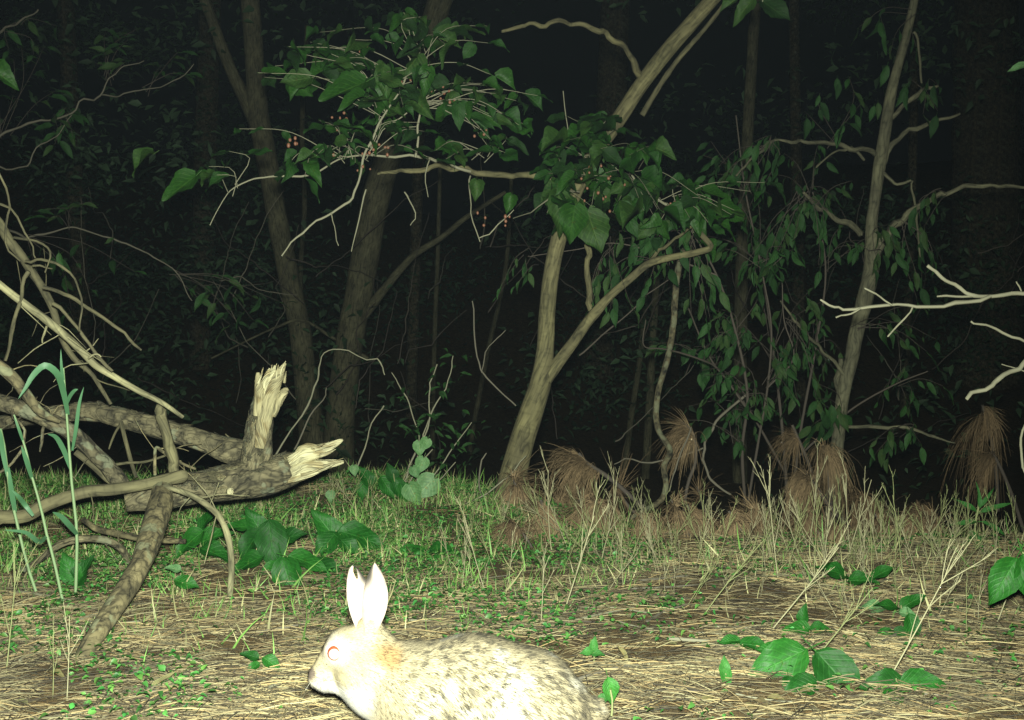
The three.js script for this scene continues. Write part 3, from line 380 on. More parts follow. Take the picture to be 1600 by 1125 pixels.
// ---------------------------------------------------------------- the fallen, broken tree and its dry branches
function shard(l, d, flat = 0.5) { return limb(l, d, d, { sides: 11, step: 0.012, flat, tile: 0.12, grain: 0.32 }); }
{
  const t = thing('fallen_tree', 'fallen forked tree trunk with flaky bark and pale splintered broken ends', 'fallen tree', onGround(122, 2.42));
  part('trunk', limb([[196, 786, 14], [250, 776, 22], [300, 763, 25], [350, 755, 27], [400, 746, 31], [440, 737, 28], [468, 728, 23], [484, 724, 16]], 3.2, 3.35, { sides: 18, step: 0.012, rough: 0.13, nf: 26 }), M.log, t);
  part('stem', limb([[-25, 664, 10], [0, 660, 11], [72, 649, 13], [140, 643, 15], [178, 650, 15.5], [237, 666, 16], [300, 684, 16.5], [342, 698, 18], [385, 714, 24], [402, 735, 26]], 3.45, 3.32, { sides: 16, step: 0.014, rough: 0.13, nf: 24 }), M.log, t);
  part('stub', limb([[400, 742, 26], [401, 712, 24], [404, 678, 21], [409, 645, 19], [415, 615, 16], [414, 598, 12]], 3.28, 3.3, { sides: 14, step: 0.012, rough: 0.18, nf: 30 }), M.log, t);
  for (const [l, f] of [[[[405, 700, 8], [412, 660, 13], [424, 615, 13], [436, 585, 9], [446, 567, 2]], 0.6], [[[412, 640, 8], [420, 605, 8], [426, 585, 5], [430, 571, 1.5]], 0.7], [[[402, 650, 8], [406, 615, 9], [404, 596, 6], [403, 582, 3]], 0.7], [[[425, 650, 6], [438, 620, 8], [446, 610, 6], [450, 607, 2]], 0.6], [[[410, 625, 5], [415, 595, 6], [420, 580, 3], [421, 575, 1]], 0.7]]) part('splinter', shard(l, 3.235, f), pick([M.wood, M.wood, M.oldWood]), t);
  for (const [l, f] of [[[[452, 722, 9], [476, 712, 13], [500, 705, 10], [520, 696, 6.5], [532, 689, 4], [536, 687, 1.5]], 0.7], [[[456, 738, 10], [480, 731, 13], [505, 727, 9], [525, 724, 6], [537, 722, 2.5]], 0.7], [[[462, 716, 6], [472, 705, 9], [482, 698, 6], [495, 697, 2]], 0.7], [[[440, 752, 5], [470, 745, 7], [495, 737, 4], [512, 728, 1.5]], 0.6], [[[424, 732, 4], [432, 726, 5], [440, 732, 5], [446, 735, 1.5]], 0.6]]) part('splinter', shard(l, 3.28, f), pick([M.wood, M.wood, M.oldWood]), t);
  const sliver = (x, y, dx, dy, L, r, d) => part('splinter', limb([[x, y, r], [x + dx * L * 0.5 + gs() * 1.5, y + dy * L * 0.5 + gs() * 1.5, r * 0.8], [x + dx * L, y + dy * L, 0.4]], d, d + gs() * 0.015, { sides: 5, step: 0.015, flat: 0.5, tile: 0.12, grain: 0.5 }), pick([M.wood, M.oldWood]), t);
  for (const [x, y, L] of [[404, 600, 26], [410, 606, 24], [417, 600, 30], [424, 598, 30], [431, 594, 24], [438, 590, 26], [444, 598, 18], [428, 640, 22]]) sliver(x, y, 0.22 + gs() * 0.15, -1, L, R(1.2, 3.2), 3.2 + R(0, 0.07));
  for (const [x, y, L] of [[492, 703, 34], [500, 712, 26], [505, 728, 34], [498, 736, 30], [486, 700, 24], [512, 722, 26], [470, 742, 34]]) sliver(x, y, 0.95, -0.3 + gs() * 0.12, L, R(1.2, 3.2), 3.2 + R(0, 0.07));
  part('branch', limb([[255, 752, 15, 3.14], [251, 786, 19, 3.02], [241, 820, 19, 2.92], [230, 855, 18, 2.83], [216, 889, 17, 2.74], [191, 929, 17, 2.64], [164, 970, 16, 2.55], [139, 1008, 14, 2.47], [122, 1034, 9, 2.42]], 3.1, 2.42, { sides: 14, step: 0.02, rough: 0.09, nf: 12 }), M.greyLog, t);
  const plate = (() => { const g = new THREE.IcosahedronGeometry(1, 1), p = g.attributes.position; for (let i = 0; i < p.count; i++) { const v = V(0, 0, 0).fromBufferAttribute(p, i), k = 1 + 0.5 * noise3(v.x * 2.1 + 4, v.y * 2.1, v.z * 2.1); p.setXYZ(i, v.x * k, v.y * 0.16 + 0.1 * v.x * v.x, v.z * k * 0.6); } g.computeVertexNormals(); return g; })();
  const flakes = (path, d0, d1, n) => { const q = px(path, d0, d1), c = new THREE.CatmullRomCurve3(q.map(a => a.p), false, 'centripetal'), B = rootOf(t); for (let i = 0; i < n; i++) { const u = R(0.06, 0.92), p = c.getPoint(u), tg = c.getTangent(u), kk = u * (q.length - 1), a = Math.min(q.length - 2, Math.floor(kk)), r = mix(q[a].r, q[a + 1].r, kk - a), up = V(0, 1, 0).addScaledVector(tg, -tg.y).normalize(), sd = tg.clone().cross(up), an = R(-2.2, 1.2), nr = up.clone().multiplyScalar(Math.cos(an)).addScaledVector(sd, Math.sin(an)); if (nr.z < -0.3) nr.z *= -1; const m = sh(new THREE.Mesh(plate, pick([M.log, M.log, M.greyLog, M.branch]))); m.name = 'bark_flake'; const Xd = tg.clone().addScaledVector(nr, 0.25 * gs()).normalize(), Z = Xd.clone().cross(nr).normalize(), Y = Z.clone().cross(Xd); m.quaternion.setFromRotationMatrix(new THREE.Matrix4().makeBasis(Xd, Y, Z)); m.scale.set(R(0.006, 0.017), R(0.006, 0.016), R(0.006, 0.015)); m.position.copy(p).addScaledVector(nr, r * 0.98).sub(B); t.add(m); } };
  flakes([[250, 776, 22], [300, 763, 25], [350, 755, 27], [400, 746, 31], [440, 737, 28], [468, 728, 23]], 3.21, 3.33, 90); flakes([[72, 649, 13], [140, 643, 15], [178, 650, 15.5], [237, 666, 16], [300, 684, 16.5], [342, 698, 18], [385, 714, 24]], 3.43, 3.34, 70); flakes([[401, 725, 24], [404, 678, 21], [409, 645, 19]], 3.28, 3.29, 30);
  part('cut_knot', limb([[358, 768, 5.5], [360.5, 768, 5.5]], 3.19, 3.178, { sides: 9, step: 1, rough: 0.1 }), M.wood, t);
}
const dead = (name, label, main, d0, d1, mat, subs = [], o = {}) => { const n = px(main, d0, d1), b = n.reduce((a, c) => c.p.y < a.y ? c.p : a, n[0].p).clone(); const t = thing(name, label, 'branch', b, 'dry branches of the fallen crown'); part('stem', sweep(n, { sides: 10, step: 0.014, rough: 0.12, nf: 34, ...o }), mat, t); for (const [l, e0, e1] of subs) part('side_twig', limb(l, e0, e1, { sides: 6, step: 0.02, rough: 0.2, nf: 50, kink: true }), mat, t);
  if (n.length > 5) { const c = new THREE.CatmullRomCurve3(n.map(q => q.p)); for (let i = 0; i < 7; i++) { const u = R(0.1, 0.95), p = c.getPoint(u), L = R(0.04, 0.13), dir = c.getTangent(u).multiplyScalar(R(-0.2, 1)).add(V(gs(), gs() * 0.9, gs() * 0.5)).normalize(), r = R(0.0009, 0.002); part('side_twig', sweep(kinked([{ p, r }, { p: p.clone().addScaledVector(dir, L * 0.5).add(V(0, gs() * 0.01, 0)), r: r * 0.8 }, { p: p.clone().addScaledVector(dir, L).add(V(gs() * 0.02, -0.01, 0)), r: r * 0.45 }]), hair), mat, t); } }
  return t; };
dead('dead_branch', 'thick dry branch arching down to meet the low crooked branch', [[-25, 624, 13], [0, 629, 13.5], [40, 641, 13.5], [75, 656, 13], [108, 673, 12.5], [140, 701, 12.5], [166, 727, 12.5], [192, 758, 13.5]], 3.080, 3.160, M.log, [[[[68, 668, 2.720], [66, 685, 2.6], [62, 706, 1]], 3.080, 3.056], [[[18, 640, 3], [38, 668, 2.6], [36, 700, 2.2], [18, 725, 2], [-5, 740, 1.8]], 3.040, 2.960]]);
dead('dead_branch', 'low crooked brown branch lying across the log with an upright stub', [[-25, 809, 11], [0, 808, 11], [38, 806, 11], [65, 792, 10.5], [100, 778, 10], [137, 768, 9.5], [176, 765, 9.5], [225, 757, 9], [262, 749, 9.5], [284, 744, 11], [290, 743, 8]], 3.023, 3.106, M.lowBranch, [[[[274, 745, 8], [271, 716, 8], [262, 690, 8.5], [254, 660, 9], [249, 640, 8], [248, 634, 5]], 3.098, 3.090]]);
dead('dead_branch', 'smooth pale twig bent over from the log down to the ground', [[256, 760, 4], [295, 772, 4.6], [325, 790, 4.8], [345, 811, 5, 2.97], [357, 842, 5, 2.94], [362, 880, 5, 2.92], [359, 932, 4.6, 2.9]], 3.05, 2.9, M.paleTwig);
dead('dead_branch', 'long pale grey lichen-flecked branch slanting down above the log', [[-30, 424, 6], [0, 445, 6], [32, 470, 6], [70, 498, 6.2], [100, 523, 6.2], [125, 546, 6], [150, 571, 5.6], [176, 587, 5.2], [217, 611, 4.8], [250, 627, 4], [286, 652, 3]], 2.814, 3.024, M.paleTwig, [[[[73, 510, 2], [68, 525, 1.8], [66, 536, 1]], 2.856, 2.839], [[[138, 560, 1.6], [150, 553, 1.4], [158, 558, 1]], 2.856, 2.856]]);
dead('dead_branch', 'grey forked branch with many fine side twigs standing over the fallen trunk', [[-25, 320, 7], [0, 350, 7.6], [12, 372, 7.6], [32, 398, 7.4], [47, 421, 7], [65, 448, 6.6], [80, 476, 6], [92, 513, 5.4], [100, 536, 5], [117, 561, 4.6], [142, 583, 3.528], [156, 604, 3.192], [173, 631, 3]], 2.940, 3.150, M.branch, [
  [[[68, 449, 3.2], [100, 460, 3], [130, 477, 2.8], [162, 497, 2.6], [195, 520, 2.3], [221, 547, 1.8]], 2.840, 2.760], [[[82, 474, 2.880], [107, 497, 2.720], [130, 525, 3], [150, 553, 2.8], [176, 580, 2.4]], 2.864, 2.896], [[[45, 424, 4], [35, 457, 3.040], [25, 490, 2.880], [17, 525, 3.2], [8, 563, 2.8]], 2.840, 2.880], [[[40, 408, 2.4], [60, 404, 2.2], [85, 410, 2.1], [110, 427, 2], [122, 450, 1.8], [129, 475, 1.7], [124, 518, 1.2]], 2.816, 2.720], [[[22, 371, 2], [50, 375, 1.9], [72, 385, 1.8], [79, 400, 1.7], [70, 426, 1.2]], 2.800, 2.736],
  [[[32, 408, 1.6], [10, 388, 1.7], [9, 356, 1.8], [16, 323, 1.8], [12, 300, 1.9], [-8, 258, 2]], 2.800, 2.720], [[[55, 403, 1.3], [51, 382, 1.4], [37, 360, 1.5], [20, 328, 1.6], [-8, 316, 1.8]], 2.784, 2.736], [[[52, 415, 2], [65, 415, 1.8], [82, 420, 1]], 2.800, 2.784]]);
dead('dead_branch', 'pale split branch end leaning on the thick dry branch', [[-25, 556, 9], [0, 573, 9.5], [20, 590, 9.5], [40, 615, 9], [65, 645, 7], [94, 659, 3]], 2.960, 3.024, M.greyBranch);
dead('dead_branch', 'short broken twig hanging from the upper stem of the fallen trunk', [[189, 659, 3.6], [197, 692, 3.4], [205, 722, 3.2], [213, 746, 2.8]], 3.320, 3.280, M.branch, [[[[188, 662, 2], [180, 676, 2], [170, 702, 1.2]], 3.320, 3.280]]);
dead('dead_branch', 'thin dark branch lying under the low crooked branch', [[118, 706, 5], [142, 725, 5], [166, 748, 4.6], [180, 758, 4]], 3.184, 3.200, M.branch);
dead('dead_branch', 'grey curved stick lying on soil beneath the low crooked branch', [[130, 812, 4], [150, 826, 5], [185, 834, 5.5], [225, 842, 5], [290, 846, 4]], 3.403, 3.290, M.greyBranch);
dead('dead_branch', 'dark knobbly root-like branch arching behind the reed stems', [[20, 900, 4], [60, 876, 5], [95, 850, 6], [130, 842, 6], [165, 844, 6], [190, 858, 6], [205, 885, 5]], 3.2, 3.300, M.log);
dead('dead_branch', 'bent bare twig sticking up beside the upright stub', [[242, 742, 2.6], [242, 715, 2.6], [244, 699, 2.6], [255, 706, 2.6], [280, 722, 2.4], [306, 733, 2]], 3.240, 3.200, M.greyBranch);
dead('dead_branch', 'thin stick crossing the gap under the upper stem', [[180, 726, 2.2], [200, 723, 2.2], [225, 722, 2], [258, 712, 1.8]], 3.280, 3.280, M.branch);

// ---------------------------------------------------------------- reeds beside the fallen crown
function ribbon(nodes, w) { const c = new THREE.CatmullRomCurve3(nodes), pos = [], idx = [], n = 18; for (let i = 0; i <= n; i++) { const t = i / n, p = c.getPoint(t), tg = c.getTangent(t), sd = tg.clone().cross(V(0.25, 0.15, 1)).normalize(), k = w * Math.pow(Math.sin(Math.PI * Math.min(1, 0.12 + t * 0.88)), 0.7) * (1 - t * 0.25); for (const [s, y] of [[-1, 0], [0, -0.25], [1, 0]]) pos.push(p.x + sd.x * k * s, p.y + sd.y * k * s, p.z + sd.z * k * s + y * k); } for (let i = 0; i < n; i++) for (let s = 0; s < 2; s++) { const a = i * 3 + s; idx.push(a, a + 1, a + 3, a + 1, a + 4, a + 3); } const g = new THREE.BufferGeometry(); g.setAttribute('position', new THREE.Float32BufferAttribute(pos, 3)); g.setIndex(idx); g.computeVertexNormals(); return g; }
M.reedLeaf = std(lin(0.06, 0.16, 0.075), { roughness: 0.55, side: THREE.DoubleSide });
function reed(label, stem, d, leaves) { const b = groundAt(stem[stem.length - 1][0], stem[stem.length - 1][1]); const t = thing('reed_plant', label, 'reed', b, 'reeds beside the fallen crown'); part('stem', limb(stem, d, d, { sides: 6, step: 0.05, rough: 0.03 }), M.reedStem, t); for (const [l, w] of leaves) part('leaf', ribbon(l.map(([x, y, z = 0]) => P(x, y, d + z)), w * 0.8 / F * d), M.reedLeaf, t); }
reed('tallest reed with a pointed upright blade and one blade folded over in an arch', [[99, 575, 1.6], [104, 645, 2], [112, 755, 2.4], [120, 832, 2.6], [118, 925, 2.8]], 2.92, [[[[105, 640], [99, 600], [96, 572, -0.02], [95, 545, -0.03]], 3.6], [[[106, 648], [99, 612, -0.05], [88, 582, -0.1], [70, 571, -0.12], [52, 586, -0.12], [40, 606, -0.12], [28, 624, -0.12]], 7], [[[113, 704], [119, 668, -0.03], [124, 630, -0.05], [131, 604, -0.06]], 4], [[[110, 732], [98, 700, 0.03], [86, 682, 0.05], [74, 678, 0.06]], 5.5], [[[121, 836], [108, 820, -0.05], [94, 806, -0.08], [82, 800, -0.1]], 6], [[[104, 632], [110, 618, -0.02], [117, 610, -0.03], [122, 608, -0.03]], 4]]);
reed('middle reed with a drooping side blade', [[22, 648, 1.4], [37, 690, 1.8], [50, 745, 2], [63, 790, 2.2], [73, 835, 2.4], [82, 866, 2.5], [98, 940, 2.7]], 2.86, [[[[50, 748], [44, 728, -0.03], [38, 710, -0.05], [33, 696, -0.06]], 5], [[[73, 838], [60, 846, -0.06], [40, 832, -0.1], [5, 828, -0.14]], 5], [[[36, 690], [30, 672, -0.02], [22, 652, -0.03]], 3]]);
reed('shortest reed with blades hugging its stem', [[0, 670, 3], [8, 706, 2.4], [14, 760, 2.4], [22, 798, 2.6], [30, 832, 2.4], [43, 884, 2.6], [56, 924, 2.8]], 2.92, [[[[24, 800], [20, 780, -0.02], [16, 752, -0.04], [14, 728, -0.05]], 5.5], [[[12, 745], [4, 705, -0.02], [0, 678, -0.04], [-6, 660, -0.05]], 5], [[[52, 806], [40, 790], [28, 775, -0.03], [18, 765, -0.04]], 5]]);

// ---------------------------------------------------------------- dead pine boughs with brown needle brushes
function bough(label, stem, d, needles, lenPx, aim, spread, droop, mat, stemMat = M.twigBrown, foot = null) {
  const n = foot ? [[0.06, -0.01], [0.03, 0.035], [0, R(0.06, 0.11)]].map(([u, v]) => ({ p: foot.clone().add(V(u, v, 0)), r: 0.004 })) : px(stem, d), b = n.reduce((a, c) => c.p.y < a.y ? c.p : a, n[0].p).clone(); b.y = Math.min(b.y, gh(b.x, b.z) + 0.01); const t = thing('pine_bough', label, 'pine bough', b, 'dead pine boughs behind the bank');
  part('stem', sweep(n, { sides: 6, step: 0.03, rough: 0.2, nf: 60 }), stemMat, t);
  const c = new THREE.CatmullRomCurve3(n.map(q => q.p)), gg = [], L0 = lenPx / F * d, A = V(...aim).normalize(), bunch = []; for (let i = 0; i < 9; i++) bunch.push([A.clone().add(V(gs() * spread * 1.5, gs() * spread * 1.3, gs() * spread * 1.4)).normalize(), R(0.2, 1.5), R(0.5, 1.25), rnd() * 0.35]);
  for (let i = 0; i < needles * 0.8; i++) {
    const bu = pick(bunch), s = c.getPoint(Math.max(0.5, 1 - bu[3] - 0.1 * rnd())), dir = bu[0].clone().add(V(gs() * 0.5, gs() * 0.45, gs() * 0.5)).normalize(), L = L0 * bu[2] * R(0.6, 1.15), q = [], dr = droop * bu[1] * R(0.7, 1.3);
    for (let k = 0; k <= 4; k++) { const u = k / 4; q.push(s.clone().addScaledVector(dir, L * u * (1 - 0.2 * dr * u)).add(V(0, -L * dr * 0.75 * u * u, 0))); }
    const w = 0.0013, pos = [], idx = [], kc = R(0.45, 1.5), cc = []; q.forEach((p, k) => { const r = w * (1 - 0.17 * k); for (let m = 0; m < 3; m++) { const a = m * 2.094 + i; pos.push(p.x + Math.cos(a) * r, p.y + Math.sin(a) * r * 0.7, p.z + Math.sin(a) * r); cc.push(kc, kc * 0.97, kc * 0.92); } });
    for (let k = 0; k < 4; k++) for (let m = 0; m < 3; m++) { const a = k * 3 + m, e = k * 3 + (m + 1) % 3; idx.push(a, e, a + 3, e, e + 3, a + 3); }
    const g = new THREE.BufferGeometry(); g.setAttribute('position', new THREE.Float32BufferAttribute(pos, 3)); g.setAttribute('color', new THREE.Float32BufferAttribute(cc, 3)); g.setIndex(idx); gg.push(g);
  }
  const g = mergeGeometries(gg); g.computeVertexNormals(); part('needles', g, mat, t, 'stuff'); return t;
}
const N1 = M.needleBrown, N2 = M.needleBrown2;
bough('brown pine bough with its needle brush fanned beside the leaning trunk', [[1012, 800, 4], [985, 775, 4], [950, 745, 3.6], [915, 722, 3.4], [904, 708, 3]], 4.45, 420, 88, [-1, 0.35, 0.3], 0.42, 1.15, N2);
bough('brown pine brush hooked over the woody vine on a bent stem', [[1068, 800, 3], [1075, 755, 3], [1086, 725, 3], [1087, 695, 2.8], [1080, 672, 2.6], [1066, 660, 2.2]], 4.65, 330, 62, [-0.9, -0.1, 0.3], 0.6, 0.9, N2);
bough('sparse fan of brown pine needles low behind the bank', [[1010, 815, 3], [985, 795, 3], [965, 765, 2.6], [958, 752, 2.2]], 4.5, 90, 75, [0.2, 0.5, 0.2], 0.8, 0.4, N1);
bough('few stiff brown needles on an upright twig between vine and bush', [[1112, 830, 2.4], [1098, 790, 2.2], [1090, 760, 2]], 4.75, 70, 60, [0, 0.2, 0.2], 0.9, 0.4, N1);
bough('brown needle brush splayed to one side beside the leafy bush stem', [[1200, 850, 3], [1185, 822, 3], [1173, 804, 2.6]], 4.6, 260, 62, [-0.7, 0.35, 0.3], 0.55, 0.8, N2);
bough('pine brush with drooping needles at the foot of the slender tree', [[1340, 840, 4], [1300, 795, 3.6], [1268, 752, 3.2], [1258, 738, 2.8]], 4.6, 420, 80, [-0.55, 0.3, 0.35], 0.5, 1.4, N2);
bough('small loose pine brush hanging beside the slender trunk, highest of those near it', [[1275, 760, 3], [1262, 720, 3], [1247, 685, 2.8], [1238, 664, 2.4]], 4.85, 170, 58, [-0.8, -0.1, 0.2], 0.5, 1.0, N1);
bough('dense brown needles hanging down along the slender trunk', [[1300, 810, 3.6], [1296, 760, 3.4], [1290, 715, 3], [1286, 695, 2.6]], 4.8, 380, 80, [-0.1, 0.2, 0.3], 0.55, 1.5, N2);
bough('rounded heap of brown needles just east of the slender trunk', [[1390, 850, 3.6], [1365, 805, 3.4], [1345, 775, 3]], 4.7, 420, 72, [-0.1, 0.3, 0.35], 0.7, 1.5, N1);
bough('dim rounded heap of needles beyond the weeds, next to the tall leafy seedling', [[1480, 850, 3.6], [1455, 815, 3.4], [1428, 788, 3]], 5.0, 320, 80, [0, 0.3, 0.3], 0.7, 1.4, N1);
bough('dim brown pine brush hanging high in front of the broad dark trunk', [[1560, 800, 3.2], [1555, 720, 3], [1545, 670, 2.8], [1535, 632, 2.4]], 5.4, 330, 75, [-0.1, 0.3, 0.3], 0.75, 1.5, N1);
bough('dim brown pine brush lower on the broad dark trunk side', [[1600, 830, 3.2], [1580, 770, 3], [1558, 720, 2.6], [1548, 705, 2.2]], 5.2, 260, 70, [-0.7, 0.1, 0.2], 0.5, 1.2, N1);
bough('matted brown needles heaped over the foot of the leaning trunk', [[850, 845, 3], [825, 800, 3], [808, 765, 2.6], [802, 745, 2.4]], 4.15, 420, 85, [0, 0.3, 0.4], 0.6, 1.7, N2);
bough('brown needle heap between the leaning trunk and the fanned brush', [[905, 850, 3], [885, 815, 3], [862, 780, 2.8]], 4.3, 420, 80, [-0.1, 0.3, 0.4], 0.75, 1.5, N2);
bough('brown needle mound in front of the woody vine', [[1120, 880, 3], [1112, 850, 3], [1100, 818, 2.6]], 4.3, 360, 66, [-0.2, 0.3, 0.4], 0.8, 1.6, N1);
bough('brown needle mound in front of the sparse needle fan', [[985, 860, 3], [968, 835, 3], [950, 808, 2.6]], 4.25, 320, 66, [0, 0.3, 0.4], 0.85, 1.5, N1);
bough('brown needle mound below the splayed brush', [[1235, 880, 3], [1228, 850, 3], [1215, 822, 2.6]], 4.4, 360, 66, [-0.1, 0.3, 0.4], 0.8, 1.5, N1);
bough('low needle mound beside the foot of the slender trunk', [[1345, 880, 3], [1325, 850, 3], [1310, 828, 2.6]], 4.45, 320, 62, [0.1, 0.3, 0.4], 0.8, 1.5, N2);

const spots = [[800, 830], [845, 812], [930, 828], [905, 806], [1000, 840], [1050, 846], [1075, 826], [1140, 850], [1180, 838], [1260, 846], [1300, 858], [1370, 842], [1400, 856], [1460, 850]];
spots.forEach(([x, y], i) => bough(['low tangle of fallen brown needles covering', 'flattened brown needle heap lying'][i % 2] + ' ' + ['against the leaning trunk foot', 'beside the leaning trunk foot', 'under the fanned brush', 'just past the fanned brush', 'below the woody vine foot', 'beside the woody vine foot', 'behind the woody vine foot', 'below the leafy bush', 'around the leafy bush foot', 'west of the slender trunk foot', 'around the slender trunk foot', 'east of the slender trunk foot', 'between slender trunk and dim heap', 'under the dim rounded heap'][i], null, 3.75, 330, R(55, 80), [gs() * 0.7, 0.15, 0.5], 0.95, R(0.8, 1.5), i % 3 ? N2 : N1, M.twigBrown, onGround(x, R(3.62, 3.95))));

// ---------------------------------------------------------------- vine, dry twigs, stems
const single = (name, label, category, l, d0, d1, mat, subs = [], group, o = thin) => { const n = px(l, d0, d1), b = n.reduce((a, c) => c.p.y < a.y ? c.p : a, n[0].p).clone(); const t = thing(name, label, category, b, group); part('stem', sweep(o.kink ? kinked(n) : n, o), mat, t); for (const [q, e0, e1] of subs) part('side_twig', limb(q, e0, e1, hair), mat, t); return t; };
single('woody_vine', 'twisting pale woody vine rising through the dead pine boughs', 'vine', [[940, 838, 3.4], [975, 815, 4], [1008, 797, 4.6], [1032, 782, 4.8], [1041, 758, 4.8], [1037, 730, 4.6], [1047, 705, 4.8], [1030, 675, 4.8], [1025, 645, 5], [1030, 605, 5], [1043, 560, 5], [1053, 500, 5], [1055, 465, 5.2], [1061, 415, 5.4], [1070, 390, 5]], 4.2, 4.55, M.vine, [], undefined, { sides: 8, step: 0.015, rough: 0.18, nf: 40 });
single('thin_vine', 'thin grey tendril looping down behind the woody vine', 'vine', [[1165, 618, 2.4], [1138, 640, 2.2], [1117, 661, 2.2], [1101, 690, 2], [1098, 716, 2], [1108, 746, 2], [1142, 773, 1.8]], 4.8, 4.7, M.twig, [[[[1099, 700, 1.6], [1060, 715, 1.5], [1010, 723, 1.4], [980, 715, 1.3], [960, 725, 1]], 4.8, 4.9], [[[1080, 668, 1.6], [1067, 700, 1.5], [1055, 735, 1.4], [1046, 768, 1.2]], 4.6, 4.5]]);
const tg = 'bare twigs reaching in from the east';
single('bare_twig', 'forked pale bare twig crossing in front of the slender trunk', 'twig', [[1640, 452, 3.6], [1600, 459, 3.5], [1562, 462, 3.3], [1535, 463, 3.1], [1510, 458, 3.2], [1480, 440, 3], [1462, 424, 2.9], [1449, 415, 2.8]], 2.9, 2.85, M.twigPale, [[[[1548, 463, 3.4], [1512, 472, 3.2], [1470, 480, 3.2], [1425, 479, 2.9], [1390, 477, 2.7], [1345, 482, 2.6], [1312, 480, 2.3], [1296, 477, 2.2], [1282, 468, 1.8]], 2.88, 2.8], [[[1345, 482, 1.8], [1325, 492, 1.8], [1306, 496, 1.5]], 2.82, 2.8], [[[1394, 477, 1.9], [1372, 461, 1.7], [1351, 450, 1.5]], 2.83, 2.8], [[[1426, 480, 1.9], [1406, 505, 1.8], [1387, 526, 1.5]], 2.84, 2.8], [[[1532, 463, 2.1], [1500, 464, 1.9], [1464, 463, 1.6]], 2.88, 2.86], [[[1597, 459, 1.5], [1594, 450, 1.4], [1588, 440, 1]], 2.9, 2.9]], tg, { sides: 7, step: 0.012, rough: 0.22, nf: 70, kink: true });
single('bare_twig', 'short thin bare twig below the forked one', 'twig', [[1630, 540, 2.4], [1600, 533, 2.2], [1575, 525, 2.1], [1550, 511, 2], [1535, 507, 1.9], [1517, 502, 1.6]], 2.9, 2.85, M.twigPale, [], tg);
single('bare_twig', 'straight thick bare twig slanting down with a blunt end', 'twig', [[1640, 543, 4], [1600, 566, 4], [1575, 582, 3.9], [1555, 597, 3.8], [1535, 611, 3.6], [1510, 624, 3]], 3.0, 2.95, M.twigPale, [[[[1615, 588, 1.4], [1590, 576, 1.2], [1565, 569, 0.9]], 3, 3]], tg);
single('bare_twig', 'smooth bare twig bowed like an arch beside the dim pine brush', 'twig', [[1625, 625, 2.4], [1604, 660, 2.2], [1595, 695, 2.2], [1598, 730, 2], [1618, 765, 2]], 3.0, 3.0, M.twigPale, [], tg);
const sg = 'thin bare stems rising behind the bank';
single('dry_stalk', 'long thin stem arching over behind the broken log', 'stem', [[430, 712, 1.6], [467, 656, 1.5], [488, 616, 1.4], [498, 590, 1.4], [499, 570, 1.3], [503, 554, 1.2], [517, 546, 1.2], [540, 546, 1.1], [570, 562, 1.1], [589, 560, 1.1], [598, 574, 1.2], [601, 586, 1]], 4.35, 4.2, M.twigPale, [], sg, hair);
single('dry_stalk', 'shorter thin stem next to the arching one', 'stem', [[460, 702, 1.5], [481, 656, 1.4], [496, 634, 1.3], [509, 618, 1.2], [510, 606, 1]], 4.4, 4.3, M.twig, [], sg, hair);
single('dry_stalk', 'lone thin curved stem with a knobbed tip between log and climbing shrub', 'stem', [[558, 730, 1.4], [572, 695, 1.3], [578, 667, 1.2], [592, 645, 1.1], [600, 634, 1.5]], 4.5, 4.45, M.twigPale, [], sg, hair);
single('dry_stalk', 'forked reddish bare stem beside the leaning trunk', 'stem', [[752, 775, 1.6], [748, 750, 1.5], [752, 720, 1.3], [760, 708, 1]], 4.3, 4.3, M.twig, [[[[748, 770, 1.1], [730, 775, 1], [715, 790, 0.8]], 4.3, 4.25]], sg, hair);
single('dry_stalk', 'slanting bare stem leaning against the leaning trunk foot', 'stem', [[715, 795, 1.6], [760, 772, 1.5], [800, 740, 1.3], [822, 712, 1]], 4.2, 4.15, M.twigPale, [], sg, hair);
single('dry_stalk', 'tall forked bare stem rising behind the leaning trunk fork', 'stem', [[806, 634, 1.6], [775, 605, 1.6], [752, 580, 1.5], [745, 556, 1.4], [741, 520, 1.2], [738, 470, 0.9]], 4.6, 4.6, M.twig, [[[[752, 582, 1.1], [760, 545, 1], [775, 530, 0.9], [790, 516, 0.7]], 4.6, 4.6]], sg, hair);
single('dry_stalk', 'slanting long stem crossing behind the leaning tree fork', 'stem', [[905, 555, 1.4], [945, 520, 1.4], [985, 487, 1.3], [1010, 460, 1.2], [1045, 437, 1]], 4.7, 4.7, M.twigBrown, [], sg, hair);
{ // leafy spray hanging in from outside
  const t = thing('leaf_spray', 'single pale green leaf on a twig beside the slender tree top', 'leaf', P(1650, 40, 3.3)); part('twig', limb([[1660, 30, 2], [1640, 70, 1.6], [1612, 98, 1]], 3.3, 3.3, hair), M.twigPale, t); leaf(t, P(1608, 100, 3.3), V(-1, -0.25, 0.1), V(0.1, 0.5, 1), 0.055, 'cherry', LM.pale.slice(2));
  const u = thing('leaf_spray', 'hanging tip of large green leaves above the arched tan limb', 'leaf', P(1180, -60, 3.7)); part('twig', limb([[1190, -70, 2], [1195, -20, 1.6], [1190, 8, 1]], 3.7, 3.7, hair), M.twigPale, u); leaf(u, P(1192, 2, 3.7), V(0.7, -0.6, 0.1), V(0, 0.5, 1), 0.1, 'mulberry'); leaf(u, P(1176, 0, 3.7), V(-0.6, -0.6, 0.1), V(0, 0.5, 1), 0.08, 'mulberry'); leaf(u, P(1160, -8, 3.75), V(-0.9, -0.6, 0.1), V(0, 0.5, 1), 0.08, 'mulberry');
}

